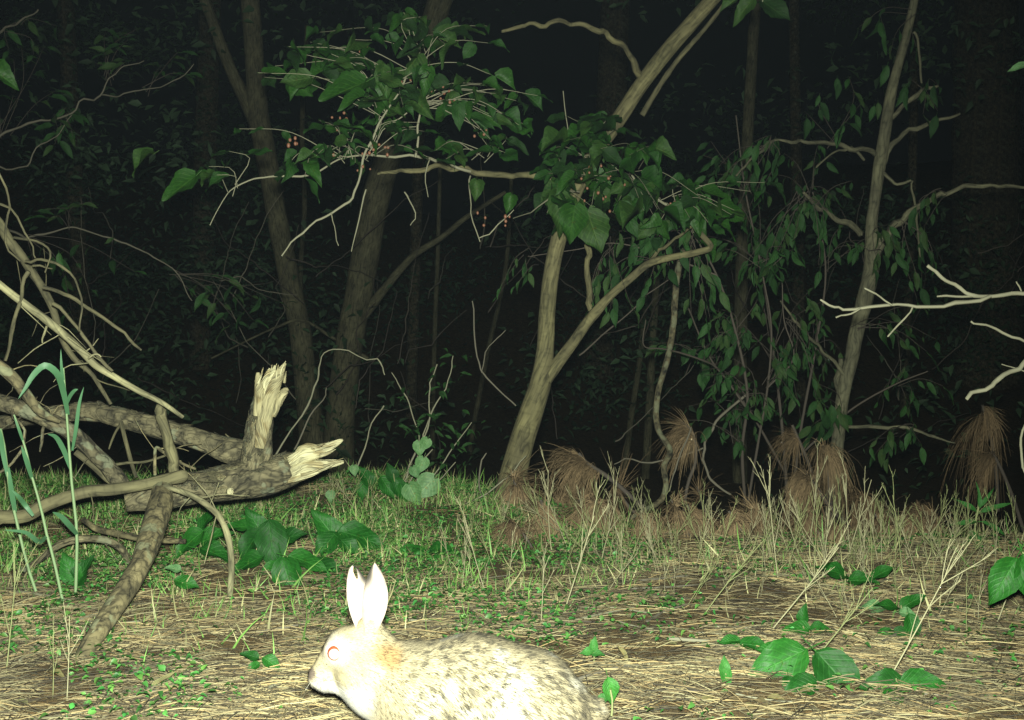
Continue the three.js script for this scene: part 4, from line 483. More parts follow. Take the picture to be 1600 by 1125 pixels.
// ---------------------------------------------------------------- low plants on the bank
{
  const t = thing('climbing_shrub', 'small shrub of thin reddish stems and tiny leaves on the bank crest', 'shrub', onGround(650, 4.5)), D = 4.45;
  const st = l => part('stem', limb(l, D, D, hair), M.twigPale, t);
  st([[628, 775, 1.6], [640, 725, 1.6], [655, 695, 1.6], [667, 676, 1.5], [672, 655, 1.5], [670, 622, 1.4], [671, 600, 1.3], [683, 569, 1]]); st([[652, 760, 1.4], [661, 680, 1.4], [675, 643, 1.3], [697, 607, 1.2], [706, 578, 1], [708, 556, 0.8]]); st([[655, 770, 1.4], [676, 745, 1.3], [696, 718, 1.2], [716, 688, 1.1], [737, 660, 0.9]]); st([[650, 740, 1.3], [655, 680, 1.2], [640, 632, 1.1], [624, 604, 1], [612, 582, 0.8]]); st([[632, 770, 1.2], [655, 725, 1.2], [676, 702, 1]]); st([[665, 775, 1.2], [692, 745, 1.1], [712, 722, 0.9]]);
  const c = sub('crown', t);
  for (const [x, y, rx, ry, n] of [[705, 568, 22, 14, 9], [700, 600, 20, 15, 9], [672, 645, 12, 8, 5], [690, 655, 26, 14, 14], [650, 665, 18, 10, 8], [720, 690, 20, 14, 9], [740, 665, 12, 10, 5], [705, 715, 20, 12, 7], [680, 685, 14, 10, 6], [670, 725, 20, 10, 5], [628, 610, 8, 8, 3]])
    for (let i = 0; i < n; i++) { const d = flatDir(); leaf(c, P(x + gs() * rx, y + gs() * ry, D + gs() * 0.06), d, V(gs() * 0.5, 1, 0.6 + gs() * 0.5), R(12, 21) / F * D, 'cherry', LM.cherry.slice(0, 2)); }
}
{
  const t = thing('pale_climber', 'pale grey-green climber with heart-shaped leaves on the bank crest', 'climber', onGround(640, 4.25)), D = 4.2;
  part('stem', limb([[648, 800, 1.4], [652, 760, 1.4], [655, 730, 1.3], [657, 705, 1.2], [660, 685, 1]], D, D, hair), M.twigPale, t);
  const k = (x, y, dx, dy, s, nx = 0) => leaf(t, P(x, y, D - 0.03), V(dx, dy, 0.15), V(nx, 0.25, 1), s / F * D, 'heart', LM.pale);
  k(678, 748, -0.75, -0.75, 44, 0.2); k(640, 758, 0.45, -0.9, 36, -0.2); k(662, 716, -0.35, -1, 26, 0.2); k(655, 690, 0.05, -1, 24); k(668, 686, -0.5, -0.9, 22, 0.4); k(645, 730, 0.4, -0.8, 20); k(516, 768, 0.1, -1, 18); k(553, 728, 0.1, -0.9, 17);
}
function seedling(label, cx, d, leaves, kind = 'seedling', mats = LM[kind], group = 'broad-leaved seedlings on the litter', name = 'broadleaf_seedling') {
  const b = onGround(cx, d), t = thing(name, label, 'seedling', b, group);
  const hub = P(cx, leaves.hub ?? leaves[0][1], d); if (hub.y < b.y + 0.02) hub.y = b.y + 0.02;
  part('stem', sweep([{ p: b.clone().add(V(0, -0.01, 0)), r: 0.0026 }, { p: b.clone().lerp(hub, 0.5).add(V(0.004, 0, 0)), r: 0.0022 }, { p: hub, r: 0.0016 }], hair), M.weed, t);
  for (const [x, y, dx, dy, s, dz = 0, nz = 0.5] of leaves) {
    const X = V(dx, dy, -dz * 0.8 + 0.15).normalize(), sz = 1.18 * s / F * d, at = P(x, y, d + dz).addScaledVector(X, -0.45 * sz); at.y = Math.max(at.y, gh(at.x, at.z) + 0.012);
    const end = at.clone().addScaledVector(X, sz); if (end.y < gh(end.x, end.z) + 0.008) X.y += (gh(end.x, end.z) + 0.008 - end.y) / sz;
    leaf(t, at, X, V(gs() * 0.15, 0.9, nz), sz, kind, mats);
  }
  return t;
}
const L1 = (label, cx, d, lv, k, m) => seedling(label, cx, d, lv, k, m);
L1('seedling with three broad leaves beside the bent pale twig', 312, 3.35, [[296, 846, -0.7, -0.5, 52, 0, 0.9], [332, 838, 0.6, 0.35, 48, 0.05, 0.7], [335, 862, 0.9, -0.15, 50, -0.05, 0.4], [322, 812, 0.3, 0.5, 40, 0.1]]);
L1('largest seedling, its upright veined leaf facing out, in front of the log', 410, 3.3, [[424, 848, 0.1, -0.6, 70, -0.06, 1.4], [390, 850, -0.5, -0.6, 54, 0, 0.9], [452, 838, 0.5, 0.2, 46, 0.02, 0.8], [402, 822, -0.3, 0.6, 52, 0.05, 0.9], [388, 882, -0.6, -0.3, 52, -0.08, 0.5], [372, 822, -0.7, 0.1, 40, 0.05, 0.5]]);
L1('seedling with one drooping round leaf closest to the hare', 438, 3.15, [[446, 905, 0.15, -0.8, 66, -0.04, 1.2], [478, 876, 0.9, -0.2, 56, 0, 0.5], [508, 884, 0.9, -0.2, 52, 0.03, 0.4], [425, 890, -0.6, -0.2, 40, 0.05, 0.6]]);
L1('seedling with paired broad leaves between the log end and the hare ears', 525, 3.45, [[514, 828, -0.3, 0.5, 62, 0, 1.0], [562, 838, 0.9, -0.2, 66, 0, 0.8], [512, 852, -0.2, -0.3, 50, -0.05, 0.7], [545, 858, 0.5, -0.5, 40, -0.06, 0.6]]);
L1('low seedling of narrow opposite leaves behind the hare ears', 663, 3.45, [[642, 873, -0.9, 0.15, 46, 0, 0.3], [690, 873, 0.9, 0.2, 50, 0, 0.3], [664, 885, 0, -0.8, 32, -0.03, 0.9], [655, 893, -0.4, -0.6, 26, -0.03, 0.7], [676, 900, 0.1, -1, 28, -0.04, 0.8]]);
L1('seedling half hidden under the log end with a dull green leaf', 570, 4.2, [[572, 745, -0.3, 0.5, 34, 0, 0.9], [605, 760, 0.3, -0.4, 36, 0, 0.9], [566, 765, 0, -1, 28, 0, 1]]);
L1('glossy seedling beside the pale climber', 615, 4.2, [[612, 740, -0.3, 0.9, 30, 0, 0.8], [622, 762, 0.3, -0.6, 34, 0, 0.9], [632, 770, 0.3, -0.7, 34, 0, 1]]);
L1('big smooth oval leaves lying on the litter in the corner past the hare', 1262, 2.3, [[1225, 1046, -0.7, -0.55, 92, 0, 2.2], [1292, 1066, 0.25, -0.75, 92, -0.03, 2.6], [1262, 1096, -0.4, -0.6, 56, -0.08, 1], [1232, 1075, 0, -1, 34, -0.05, 1], [1208, 1016, -0.4, 0.2, 44, 0.06, 0.5]]);
L1('seedling with flat crinkled leaves at the litter edge, past the big oval leaves', 1400, 2.22, [[1384, 1092, -0.7, -0.2, 66, 0, 1.8], [1440, 1086, 0.9, 0, 64, 0, 1.6], [1396, 1112, -0.1, -0.7, 46, -0.05, 1]]);
L1('small dark seedling among the slanting weed stems', 1255, 2.6, [[1246, 988, -0.9, 0.05, 44, 0, 0.6], [1282, 992, 0.8, 0.1, 34, 0, 0.6], [1255, 975, 0, 0.4, 28, 0.05, 0.4]]);
L1('dull grey-green seedling with cupped leaves', 1408, 2.75, [[1388, 946, -0.9, 0.25, 36, 0, 0.4], [1424, 940, 0.8, 0.6, 38, 0, 0.6], [1365, 962, -0.8, 0.1, 38, 0.05, 0.6], [1418, 958, 0.4, 0, 26, -0.03, 0.8]], 'seedling', [LM.pale[2], LM.seedling[0]]);
L1('seedling with one scalloped leaf below the grey-green one', 1420, 2.6, [[1424, 980, 0.1, -0.7, 40, 0, 1.1], [1388, 1002, -0.3, -0.6, 32, 0, 1], [1404, 1004, 0.4, -0.7, 36, 0, 1]]);
L1('dark seedling of slanting leaves at the weed edge', 1320, 3.0, [[1304, 892, -0.9, 0.4, 48, 0, 0.6], [1378, 894, 0.8, 0.6, 36, 0, 0.5], [1345, 905, 0.4, 0.1, 40, 0, 0.6]]);
L1('small dark seedling close to the rump of the hare', 1160, 2.45, [[1178, 1007, 0.8, 0, 42, 0, 0.7], [1142, 1000, -0.7, 0.1, 30, 0, 0.6]]);
L1('tiny bright seedling beside the hare back', 926, 2.35, [[918, 1018, -0.8, -0.1, 20, 0, 1], [932, 1020, 0.8, 0, 20, 0, 1], [928, 1008, 0.1, 0.8, 20, 0, 1]], 'seedling', LM.bright);
L1('single bright folded seedling leaf behind the hare rump', 954, 2.05, [[954, 1078, 0.2, -0.9, 38, 0, 1], [940, 1094, -0.5, -0.4, 24, 0, 1]], 'seedling', LM.bright);
L1('small two-leaved bright seedling on open litter', 1134, 2.25, [[1133, 1058, 0.15, -0.9, 30, 0, 1.2], [1132, 1044, 0, 0.6, 26, 0.02, 1]], 'seedling', LM.bright);
L1('dark seedling in front of the hare nose', 408, 2.35, [[424, 1036, 0.7, -0.4, 32, 0, 0.8], [392, 1024, -0.6, 0.3, 26, 0, 0.7], [398, 1046, -0.5, -0.6, 24, 0, 0.8]]);
L1('dark seedling beside the dry stalk tuft', 116, 3.0, [[110, 930, -0.3, 0.9, 48, 0, 0.9], [128, 935, 0.35, 0.9, 44, 0, 0.6], [120, 950, 0.2, -0.5, 28, 0, 1.3]]);
L1('flat grey-green leaf lying beside the sloping log branch', 285, 2.95, [[290, 910, 0.7, -0.1, 36, 0, 0.8], [272, 888, -0.5, 0.2, 22, 0, 0.8]], 'seedling', [LM.pale[2], LM.seedling[1]]);
{ // big drooping leaf at the east edge
  const t = thing('broadleaf_plant', 'tall plant at the litter edge with very large drooping leaves', 'plant', onGround(1625, 2.5)); part('stem', limb([[1628, 1140, 2.6], [1615, 1000, 2.4], [1605, 880, 2], [1598, 862, 1.6]], 2.5, 2.5, hair), M.weed, t);
  for (const [x, y, dx, dy, s] of [[1588, 872, -0.55, -0.85, 84], [1598, 866, 0.25, -1, 84], [1604, 862, 0.9, -0.4, 70]]) leaf(t, P(x, y, 2.48), V(dx, dy, 0.2), V(-0.1, 0.35, 1), s / F * 2.5, 'seedling', LM.seedling.slice(1, 2));
  const s = thing('lance_leaved_plant', 'upright seedling with a whorl of long narrow leaves among the dry weeds', 'plant', onGround(1526, 3.7)); part('stem', limb([[1524, 860, 2], [1528, 800, 1.8], [1530, 780, 1.4]], 3.7, 3.7, hair), M.weed, s);
  for (const [x, y, dx, dy, S2] of [[1530, 795, 0, 1, 38], [1531, 792, 0.6, 0.9, 36], [1528, 802, -0.8, 0.6, 48], [1532, 800, 0.95, 0.4, 50], [1528, 815, -0.9, 0, 46], [1532, 815, 0.9, -0.3, 50], [1528, 830, -0.6, -0.5, 44], [1527, 835, 0.1, -0.8, 40]]) leaf(s, P(x, y, 3.7), V(dx, dy, 0.25), V(0.1, 0.6, 1), S2 / F * 3.7, 'lance', LM.bright.slice(1, 2));
}
// dry branching weed stems: six kinds, cloned over the grass
function weedGeo(k) {
  const gg = [], lean = V(gs() * 0.35, 1, gs() * 0.25).normalize();
  const grow = (p, dir, L, r, lvl) => {
    const bend = V(gs() * 0.12, 0.12, gs() * 0.12), q = [0, 0.35, 0.7, 1].map(u => ({ p: p.clone().addScaledVector(dir, L * u).addScaledVector(bend, L * u * u), r: r * (1 - 0.5 * u) })); gg.push(sweep(q, { sides: 4, step: 9, rough: 0, nf: 1 }));
    if (lvl < 2) { const n = lvl ? 2 + Math.floor(rnd() * 2) : 4 + Math.floor(rnd() * 4), c = new THREE.CatmullRomCurve3(q.map(a => a.p)); for (let i = 0; i < n; i++) { const u = lvl ? R(0.3, 0.95) : R(0.35, 0.97), a = R(0, 6.283), s = R(0.3, 0.75); grow(c.getPoint(u), dir.clone().multiplyScalar(1).add(V(Math.cos(a) * s, 0.25, Math.sin(a) * s)).normalize(), L * R(0.22, 0.42) * (lvl ? 0.8 : 1), r * 0.62, lvl + 1); } }
  };
  grow(V(0, -0.02, 0), lean, 1, 0.0088, 0); return mergeGeometries(gg);
}
const weeds = [0, 1, 2, 3, 4, 5, 6].map(weedGeo);
let weedNo = 0;
function weed(p, h, tilt = null, mat) {
  const k = weedNo++ % weeds.length, m = sh(new THREE.Mesh(weeds[k], mat ?? (rnd() < 0.5 ? M.weed : M.weedPale))); m.name = numbered('dry_weed'); m.position.copy(p); m.scale.setScalar(h); m.rotation.set(tilt ? 0 : gs() * 0.45, tilt ? 0 : R(0, 6.28), tilt ?? gs() * 0.55); scene.add(m);
  const gr = m.material === M.weed, tall = h > 0.1; tag(m, tilt ? (gr ? 'slanting yellow-green branching weed stem in the litter' : 'slanting straw-coloured branching weed stem in the litter') : `${tall ? 'tall' : 'short'} ${gr ? 'yellow-green' : 'straw-coloured'} branching weed stem standing on the bank`, 'weed', 'dry weed stems on the bank and litter');
}
for (let i = 0; i < 175; i++) { const x = R(860, 1600), y = R(838, 912) - (x > 1200 ? 0 : 10) , p = groundAt(x, y); weed(p, R(0.06, 0.15) * (rnd() < 0.12 ? 1.4 : 1)); }
for (let i = 0; i < 40; i++) weed(groundAt(R(680, 1050), R(790, 940)), R(0.05, 0.13));
for (let i = 0; i < 28; i++) weed(groundAt(R(1000, 1560), R(895, 985)), R(0.05, 0.11));
for (let i = 0; i < 14; i++) weed(groundAt(R(420, 700), R(770, 840)), R(0.06, 0.13));
for (const [x, y, h, t] of [[1270, 1035, 0.16, -0.75], [1385, 1070, 0.2, -0.7], [1200, 990, 0.2, -0.45], [760, 930, 0.17, 0.15], [880, 960, 0.2, -0.3], [845, 980, 0.13, -0.2], [1100, 960, 0.18, -0.5], [105, 1095, 0.14, -0.3], [10, 1050, 0.16, -0.3], [82, 1092, 0.1, 0.15], [1330, 870, 0.2, -0.1], [1265, 850, 0.2, -0.1], [1510, 1000, 0.1, -0.2], [1555, 980, 0.2, -0.25]]) weed(groundAt(x, y), h, t);
// loose dry sticks on the litter
const stick = (a, b, r, mat = M.twigPale) => { const p = groundAt(...a), q = groundAt(...b), m0 = p.clone().lerp(q, 0.5); m0.y = gh(m0.x, m0.z); for (const v of [p, q, m0]) v.y += r * 0.9 + 0.006; m0.x += gs() * 0.01; m0.z += gs() * 0.012; const m = part('dry_stick', sweep([{ p, r }, { p: m0, r: r * 0.9 }, { p: q, r: r * 0.6 }], { sides: 6, step: 0.02, rough: 0.15, nf: 50 }), mat, scene); m.name = numbered('dry_stick'); tag(m, 'dry broken stick lying flat on pine litter', 'stick', 'dry sticks on the pine litter'); };
for (const [a, b, r] of [[[1045, 1005], [1160, 1012], 0.004], [[860, 985], [990, 955], 0.0026], [[1010, 978], [1075, 950], 0.003], [[900, 1070], [1010, 1045], 0.003], [[1010, 1045], [1190, 1035], 0.0022], [[1320, 1040], [1460, 960], 0.003], [[560, 905], [640, 850], 0.0018], [[160, 960], [120, 1000], 0.003], [[100, 985], [190, 950], 0.0035], [[235, 885], [310, 935], 0.0028], [[400, 995], [480, 980], 0.003], [[640, 975], [725, 985], 0.0025], [[30, 1040], [90, 970], 0.003], [[1000, 912], [1075, 905], 0.0028], [[985, 925], [1100, 918], 0.002], [[1120, 985], [1240, 990], 0.002], [[1300, 1060], [1340, 1010], 0.0022], [[200, 1060], [330, 1030], 0.0018], [[420, 1085], [440, 1075], 0.004], [[700, 940], [800, 968], 0.0016], [[20, 930], [110, 945], 0.004], [[1450, 1020], [1490, 1080], 0.0018]]) stick(a, b, r, rnd() < 0.6 ? M.twigPale : M.twig);
for (let i = 0; i < 40; i++) { const x = R(0, 1580), y = R(880, 1100), a = R(-0.5, 0.5), L = R(30, 120); stick([x, y], [x + Math.cos(a) * L, Math.min(1118, y + Math.sin(a) * L * 0.5)], R(0.001, 0.0022), pick([M.twigPale, M.twig, M.twigBrown])); }
// dead leaves scattered on the litter
const dl = [std(lin(0.34, 0.23, 0.12), { side: THREE.DoubleSide, map: T.leaf }), std(lin(0.42, 0.31, 0.18), { side: THREE.DoubleSide, map: T.leaf }), std(lin(0.2, 0.12, 0.07), { side: THREE.DoubleSide, map: T.leaf })];
for (let i = 0; i < 120; i++) { const p = groundAt(R(-10, 1610), R(840, 1115)); p.y += 0.008; const m = leaf(scene, p, V(gs(), gs() * 0.15, gs()), V(gs() * 0.3, 1, gs() * 0.3), R(0.02, 0.05), 'cherry', dl, numbered('dead_leaf')); tag(m, 'curled brown dead leaf on the pine litter', 'leaf', 'dead leaves on the pine litter'); }

// ---------------------------------------------------------------- the hare
{
  const d = 1.9, K = d / F, hx = p => (p - 800) * K, hy = p => EYE - (p - 500) * K * 0.9995;   // photograph -> metres on the hare's own plane
  const base = V(hx(700), gh(hx(700), -d), -d), t = thing('hare', 'speckled pale brown hare crouching on the litter with ears upright, seen from its side', 'hare', base);
  const cap = (p, a, b, ra, rb, sz = 1) => { const bx = b[0] - a[0], by = b[1] - a[1], bz = b[2] - a[2], px_ = p[0] - a[0], py_ = p[1] - a[1], pz_ = p[2] - a[2], h = Math.max(0, Math.min(1, (px_ * bx + py_ * by + pz_ * bz) / (bx * bx + by * by + bz * bz + 1e-12))); const x = px_ - bx * h, y = py_ - by * h, z = (pz_ - bz * h) / sz; return (Math.sqrt(x * x + y * y + z * z) - mix(ra, rb, h)) * Math.min(1, sz); };
  const sm = (a, b, k) => { const h = Math.max(k - Math.abs(a - b), 0) / k; return Math.min(a, b) - h * h * k * 0.25; };
  // x: nose at -, y: height over the ground, z: towards the camera
  const X = p => hx(p) - base.x, Y = p => hy(p) - base.y;
  function sdf(x, y, z) {
    const p = [x, y, z];
    let s = cap(p, [X(655), 0.098, 0], [X(740), 0.096, 0], 0.058, 0.0665, 0.98);
    s = sm(s, cap(p, [X(740), 0.096, 0], [X(815), 0.083, 0], 0.0665, 0.068, 1.0), 0.03);
    s = sm(s, cap(p, [X(850), 0.070, 0], [X(868), 0.062, 0], 0.057, 0.050, 1.0), 0.03);
    for (const e of [-1, 1]) {
      s = sm(s, cap(p, [X(800), 0.070, e * 0.040], [X(858), 0.055, e * 0.046], 0.050, 0.042), 0.025);      // haunch
      s = sm(s, cap(p, [X(860), 0.020, e * 0.048], [X(745), 0.014, e * 0.052], 0.016, 0.013), 0.02);        // hind foot
      s = sm(s, cap(p, [X(640), 0.080, e * 0.036], [X(615), 0.030, e * 0.034], 0.034, 0.017), 0.025);      // shoulder and foreleg
      s = sm(s, cap(p, [X(615), 0.030, e * 0.034], [X(596), 0.012, e * 0.034], 0.016, 0.011), 0.015);      // forepaw
      s = sm(s, cap(p, [X(556), Y(1046), e * 0.014], [X(566), Y(1040), e * 0.016], 0.029, 0.029), 0.015); // cheek
      s = sm(s, cap(p, [X(520), Y(1016), e * 0.0155], [X(545), Y(1010), e * 0.016], 0.0110, 0.013), 0.010); // brow and eye socket
      s = sm(s, cap(p, [X(492), Y(1064), e * 0.0075], [X(508), Y(1066), e * 0.008], 0.0085, 0.011), 0.008); // upper lip
    }
    s = sm(s, cap(p, [X(558), Y(1018), 0], [X(573), Y(1010), 0], 0.0315, 0.029, 0.95), 0.02);
    s = sm(s, cap(p, [X(573), Y(1000), 0], [X(575), Y(978), 0.004], 0.022, 0.014, 1.0), 0.014);             // root of the ears                // skull
    s = sm(s, cap(p, [X(538), Y(1017), 0], [X(499), Y(1056), 0], 0.029, 0.0155, 0.86), 0.012);              // muzzle
    s = sm(s, cap(p, [X(545), Y(1060), 0], [X(506), Y(1072), 0], 0.024, 0.011, 0.8), 0.012);                // jaw
    s = sm(s, cap(p, [X(578), Y(1040), 0], [X(640), Y(1072), 0], 0.033, 0.047, 1.0), 0.03);                // neck
    s = sm(s, cap(p, [X(590), Y(1080), 0], [X(640), Y(1095), 0], 0.045, 0.056, 0.9), 0.03);                 // breast
    s = sm(s, cap(p, [X(905), 0.055, 0], [X(925), 0.062, 0], 0.024, 0.018), 0.015);                         // tail
    return s;
  }
  const res = 150, side = 0.27, cx = 0, cy = 0.13, mc = new MarchingCubes(res, new THREE.MeshBasicMaterial(), false, false, 220000);
  mc.isolation = 0;
  for (let k = 0; k < res; k++) for (let j = 0; j < res; j++) for (let i = 0; i < res; i++) { const x = (i - res / 2) / (res / 2) * side + cx, y = (j - res / 2) / (res / 2) * side + cy, z = (k - res / 2) / (res / 2) * side; mc.field[res * res * k + res * j + i] = (Math.abs(z) > 0.13 || y > 0.25 || y < -0.02) ? -0.1 : -sdf(x, y, z); }
  mc.update();
  const cnt = mc.count, P0 = mc.positionArray.slice(0, cnt * 3); for (let i = 0; i < cnt; i++) { P0[i * 3] = P0[i * 3] * side + cx; P0[i * 3 + 1] = P0[i * 3 + 1] * side + cy; P0[i * 3 + 2] *= side; }
  let body = new THREE.BufferGeometry(); body.setAttribute('position', new THREE.BufferAttribute(P0, 3)); body = mergeVertices(body, 1e-5);
  const e = 0.0015, grad = (x, y, z) => V(sdf(x + e, y, z) - sdf(x - e, y, z), sdf(x, y + e, z) - sdf(x, y - e, z), sdf(x, y, z + e) - sdf(x, y, z - e)).normalize();
  const near = (x, y, ax, ay, r) => Math.max(0, 1 - Math.hypot(x - ax, y - ay) / r);
  function coat(x, y, z) {                                  // the hare's own markings
    let c = [0.305, 0.258, 0.165];
    const mot = fbm(x * 60 + 5, y * 60, z * 60, 2), bodyK = S(X(610), X(665), x);
    c = c.map(v => v * (1 + 0.5 * mot));
    const fl = S(0.0, 0.2, fbm(x * 170, y * 170, z * 170 + 7, 3)) * bodyK * 0.8; c = [mix(c[0], 0.045, fl), mix(c[1], 0.039, fl), mix(c[2], 0.03, fl)];
    const pal = S(0.10, 0.32, fbm(x * 28 + 3, y * 28, z * 28, 2)) * bodyK * (1 - fl); c = [mix(c[0], 0.46, pal * 0.7), mix(c[1], 0.44, pal * 0.7), mix(c[2], 0.38, pal * 0.7)];
    const nape = 0.8 * Math.min(1, 1.8 * near(x + (y - Y(1020)) * 0.45, y, X(605), Y(1020), 0.024)); c = [mix(c[0], 0.24, nape), mix(c[1], 0.135, nape), mix(c[2], 0.05, nape)];
    const ring = Math.min(1, 2.2 * near(x, y, X(526), Y(1014), 0.026)); c = [mix(c[0], 0.40, ring), mix(c[1], 0.36, ring), mix(c[2], 0.30, ring)];
    const chin = S(Y(1058), Y(1078), y) * S(X(600), X(560), x); c = [mix(c[0], 0.46, chin), mix(c[1], 0.44, chin), mix(c[2], 0.40, chin)];
    const nose = Math.min(1, 3 * near(x, y, X(484), Y(1054), 0.009)); c = [mix(c[0], 0.10, nose), mix(c[1], 0.075, nose), mix(c[2], 0.06, nose)];
    return c.map(v => Math.max(0.02, v));
  }
  const paint = (g, fn) => { const p = g.attributes.position, a = new Float32Array(p.count * 3); for (let i = 0; i < p.count; i++) a.set(fn(p.getX(i), p.getY(i), p.getZ(i), i), i * 3); g.setAttribute('color', new THREE.BufferAttribute(a, 3)); };
  paint(body, coat);
  { const p = body.attributes.position, n = new Float32Array(p.count * 3); for (let i = 0; i < p.count; i++) grad(p.getX(i), p.getY(i), p.getZ(i)).toArray(n, i * 3); body.setAttribute('normal', new THREE.BufferAttribute(n, 3)); }
  // orientation of the faces
  { const ix = body.index.array, p = body.attributes.position, n = body.attributes.normal, a = V(0, 0, 0).fromBufferAttribute(p, ix[0]), b = V(0, 0, 0).fromBufferAttribute(p, ix[1]), c = V(0, 0, 0).fromBufferAttribute(p, ix[2]); if (b.sub(a).cross(c.sub(a)).dot(V(0, 0, 0).fromBufferAttribute(n, ix[0])) < 0) for (let i = 0; i < ix.length; i += 3) { const q = ix[i + 1]; ix[i + 1] = ix[i + 2]; ix[i + 2] = q; } }
  // ears: cupped leaf shapes with thickness, joined into the body mesh
  function ear(root, tip, open, wid, notch) {
    const ax = tip.clone().sub(root), L = ax.length(); ax.normalize(); const o = open.clone().addScaledVector(ax, -open.dot(ax)).normalize(), sd = ax.clone().cross(o), pos = [], idx = [], col = [], n = 26, m = 14;
    for (let f = 0; f < 2; f++) for (let i = 0; i <= n; i++) for (let j = 0; j <= m; j++) {
      let u = i / n; const s = j / m * 2 - 1; if (notch) u *= 1 - notch * Math.exp(-Math.pow((s + 0.1) * 3.4, 2)) * u * u - 0.03 * noise3(s * 5, 2, 1) * u;
      const w = wid * (0.30 + 0.74 * Math.sin(Math.PI * Math.pow(u, 0.95) * 0.86 + 0.2)) * Math.pow(Math.max(0, 1 - Math.pow(u, 6)), 0.5), cup = wid * 0.75 * (1 - 0.35 * u);
      const ang = s * 1.15, q = root.clone().addScaledVector(ax, L * u).addScaledVector(sd, Math.sin(ang) * w * 0.62).addScaledVector(o, (1 - Math.cos(ang)) * cup - (f ? 0.0028 * (1 - s * s * 0.9) : 0)); q.x += 0.004 * Math.sin(u * 3.1);
      pos.push(q.x, q.y, q.z); const tipk = S(0.5, 0.85, u);
      let c = f ? [0.22, 0.17, 0.10] : [0.40, 0.33, 0.30]; const mm = 1 + 0.3 * fbm(q.x * 160, q.y * 160, q.z * 160, 2); c = c.map(v => v * mm); const tk = Math.min(1, tipk * 1.15) * S(0.15, -0.55, s * (notch > 0.1 ? -1 : 1)); c = [mix(c[0], 0.035, tk), mix(c[1], 0.032, tk), mix(c[2], 0.027, tk)]; col.push(...c);
    }
    const st = m + 1, off = (n + 1) * st; for (let i = 0; i < n; i++) for (let j = 0; j < m; j++) { const a = i * st + j; idx.push(a, a + 1, a + st, a + 1, a + st + 1, a + st, off + a, off + a + st, off + a + 1, off + a + 1, off + a + st, off + a + st + 1); }
    const g = new THREE.BufferGeometry(); g.setAttribute('position', new THREE.Float32BufferAttribute(pos, 3)); g.setAttribute('color', new THREE.Float32BufferAttribute(col, 3)); g.setIndex(idx); g.computeVertexNormals(); return g;
  }
  const earR = ear(V(X(577), Y(984), 0.012), V(X(587), Y(873), 0.030), V(0.2, 0, 1), 0.031, 0.05), earL = ear(V(X(571), Y(984), 0.004), V(X(551), Y(885), -0.004), V(-0.2, 0, 1), 0.033, 0.24);
  const coatMat = std(0xffffff, { vertexColors: true, roughness: 0.95, side: THREE.DoubleSide });
  const all = mergeGeometries([body, earR, earL]); const bm = sh(new THREE.Mesh(all, coatMat)); bm.name = 'body'; t.add(bm);
  // hairs: thin curved slivers lying back along the body
  const bp = body.attributes.position, ix = body.index.array, hp = [], hc = [], hi = [], hn = [], nt = ix.length / 3, A = V(0, 0, 0), B = V(0, 0, 0), C = V(0, 0, 0);
  const areas = new Float32Array(nt); let sum = 0; for (let i = 0; i < nt; i++) { A.fromBufferAttribute(bp, ix[i * 3]); B.fromBufferAttribute(bp, ix[i * 3 + 1]); C.fromBufferAttribute(bp, ix[i * 3 + 2]); sum += B.clone().sub(A).cross(C.clone().sub(A)).length() / 2; areas[i] = sum; }
  for (let h = 0; h < 84000; h++) {
    const w = rnd() * sum; let lo = 0, hi_ = nt - 1; while (lo < hi_) { const m = (lo + hi_) >> 1; areas[m] < w ? lo = m + 1 : hi_ = m; }
    A.fromBufferAttribute(bp, ix[lo * 3]); B.fromBufferAttribute(bp, ix[lo * 3 + 1]); C.fromBufferAttribute(bp, ix[lo * 3 + 2]); let a = rnd(), b = rnd(); if (a + b > 1) { a = 1 - a; b = 1 - b; } const p = A.clone().addScaledVector(B.clone().sub(A), a).addScaledVector(C.clone().sub(A), b);
    const n = grad(p.x, p.y, p.z), head = S(X(610), X(570), p.x); if (Math.hypot(p.x - X(525), p.y - Y(1017)) < 0.0135) continue;
    const flow = V(1, -0.25 - 0.5 * S(0.02, 0.08, Math.abs(p.z)), 0).addScaledVector(n, -n.x + 0.25 * n.y).normalize(), L = mix(R(0.007, 0.017), R(0.003, 0.008), head), up = mix(0.5, 0.45, head);
    const dir = flow.clone().addScaledVector(n, up + gs() * 0.15).add(V(gs() * 0.18, gs() * 0.18, gs() * 0.18)).normalize(), sd = dir.clone().cross(n).normalize().multiplyScalar(mix(0.00055, 0.0004, head)), mid = p.clone().addScaledVector(dir, L * 0.55), end = p.clone().addScaledVector(dir, L).addScaledVector(n, -L * 0.18), o = hp.length / 3;
    for (const v of [p.clone().sub(sd), p.clone().add(sd), mid.clone().sub(sd), mid.clone().add(sd), end]) { hp.push(v.x, v.y, v.z); hn.push(n.x, n.y, n.z); }
    const c = coat(p.x, p.y, p.z), k = R(0.7, 1.35), dk = rnd() < 0.27 * (1 - head * 0.75) ? 0.2 : 1; for (let v = 0; v < 5; v++) { const q = k * (v > 1 && v < 4 ? dk : 1); hc.push(c[0] * q, c[1] * q, c[2] * q); }
    hi.push(o, o + 1, o + 2, o + 1, o + 3, o + 2, o + 2, o + 3, o + 4);
  }
  const fur = new THREE.BufferGeometry(); fur.setAttribute('position', new THREE.Float32BufferAttribute(hp, 3)); fur.setAttribute('normal', new THREE.Float32BufferAttribute(hn, 3)); fur.setAttribute('color', new THREE.Float32BufferAttribute(hc, 3)); fur.setIndex(hi);
  const fm = sh(new THREE.Mesh(fur, coatMat)); fm.name = 'fur'; fm.userData.kind = 'stuff'; t.add(fm);
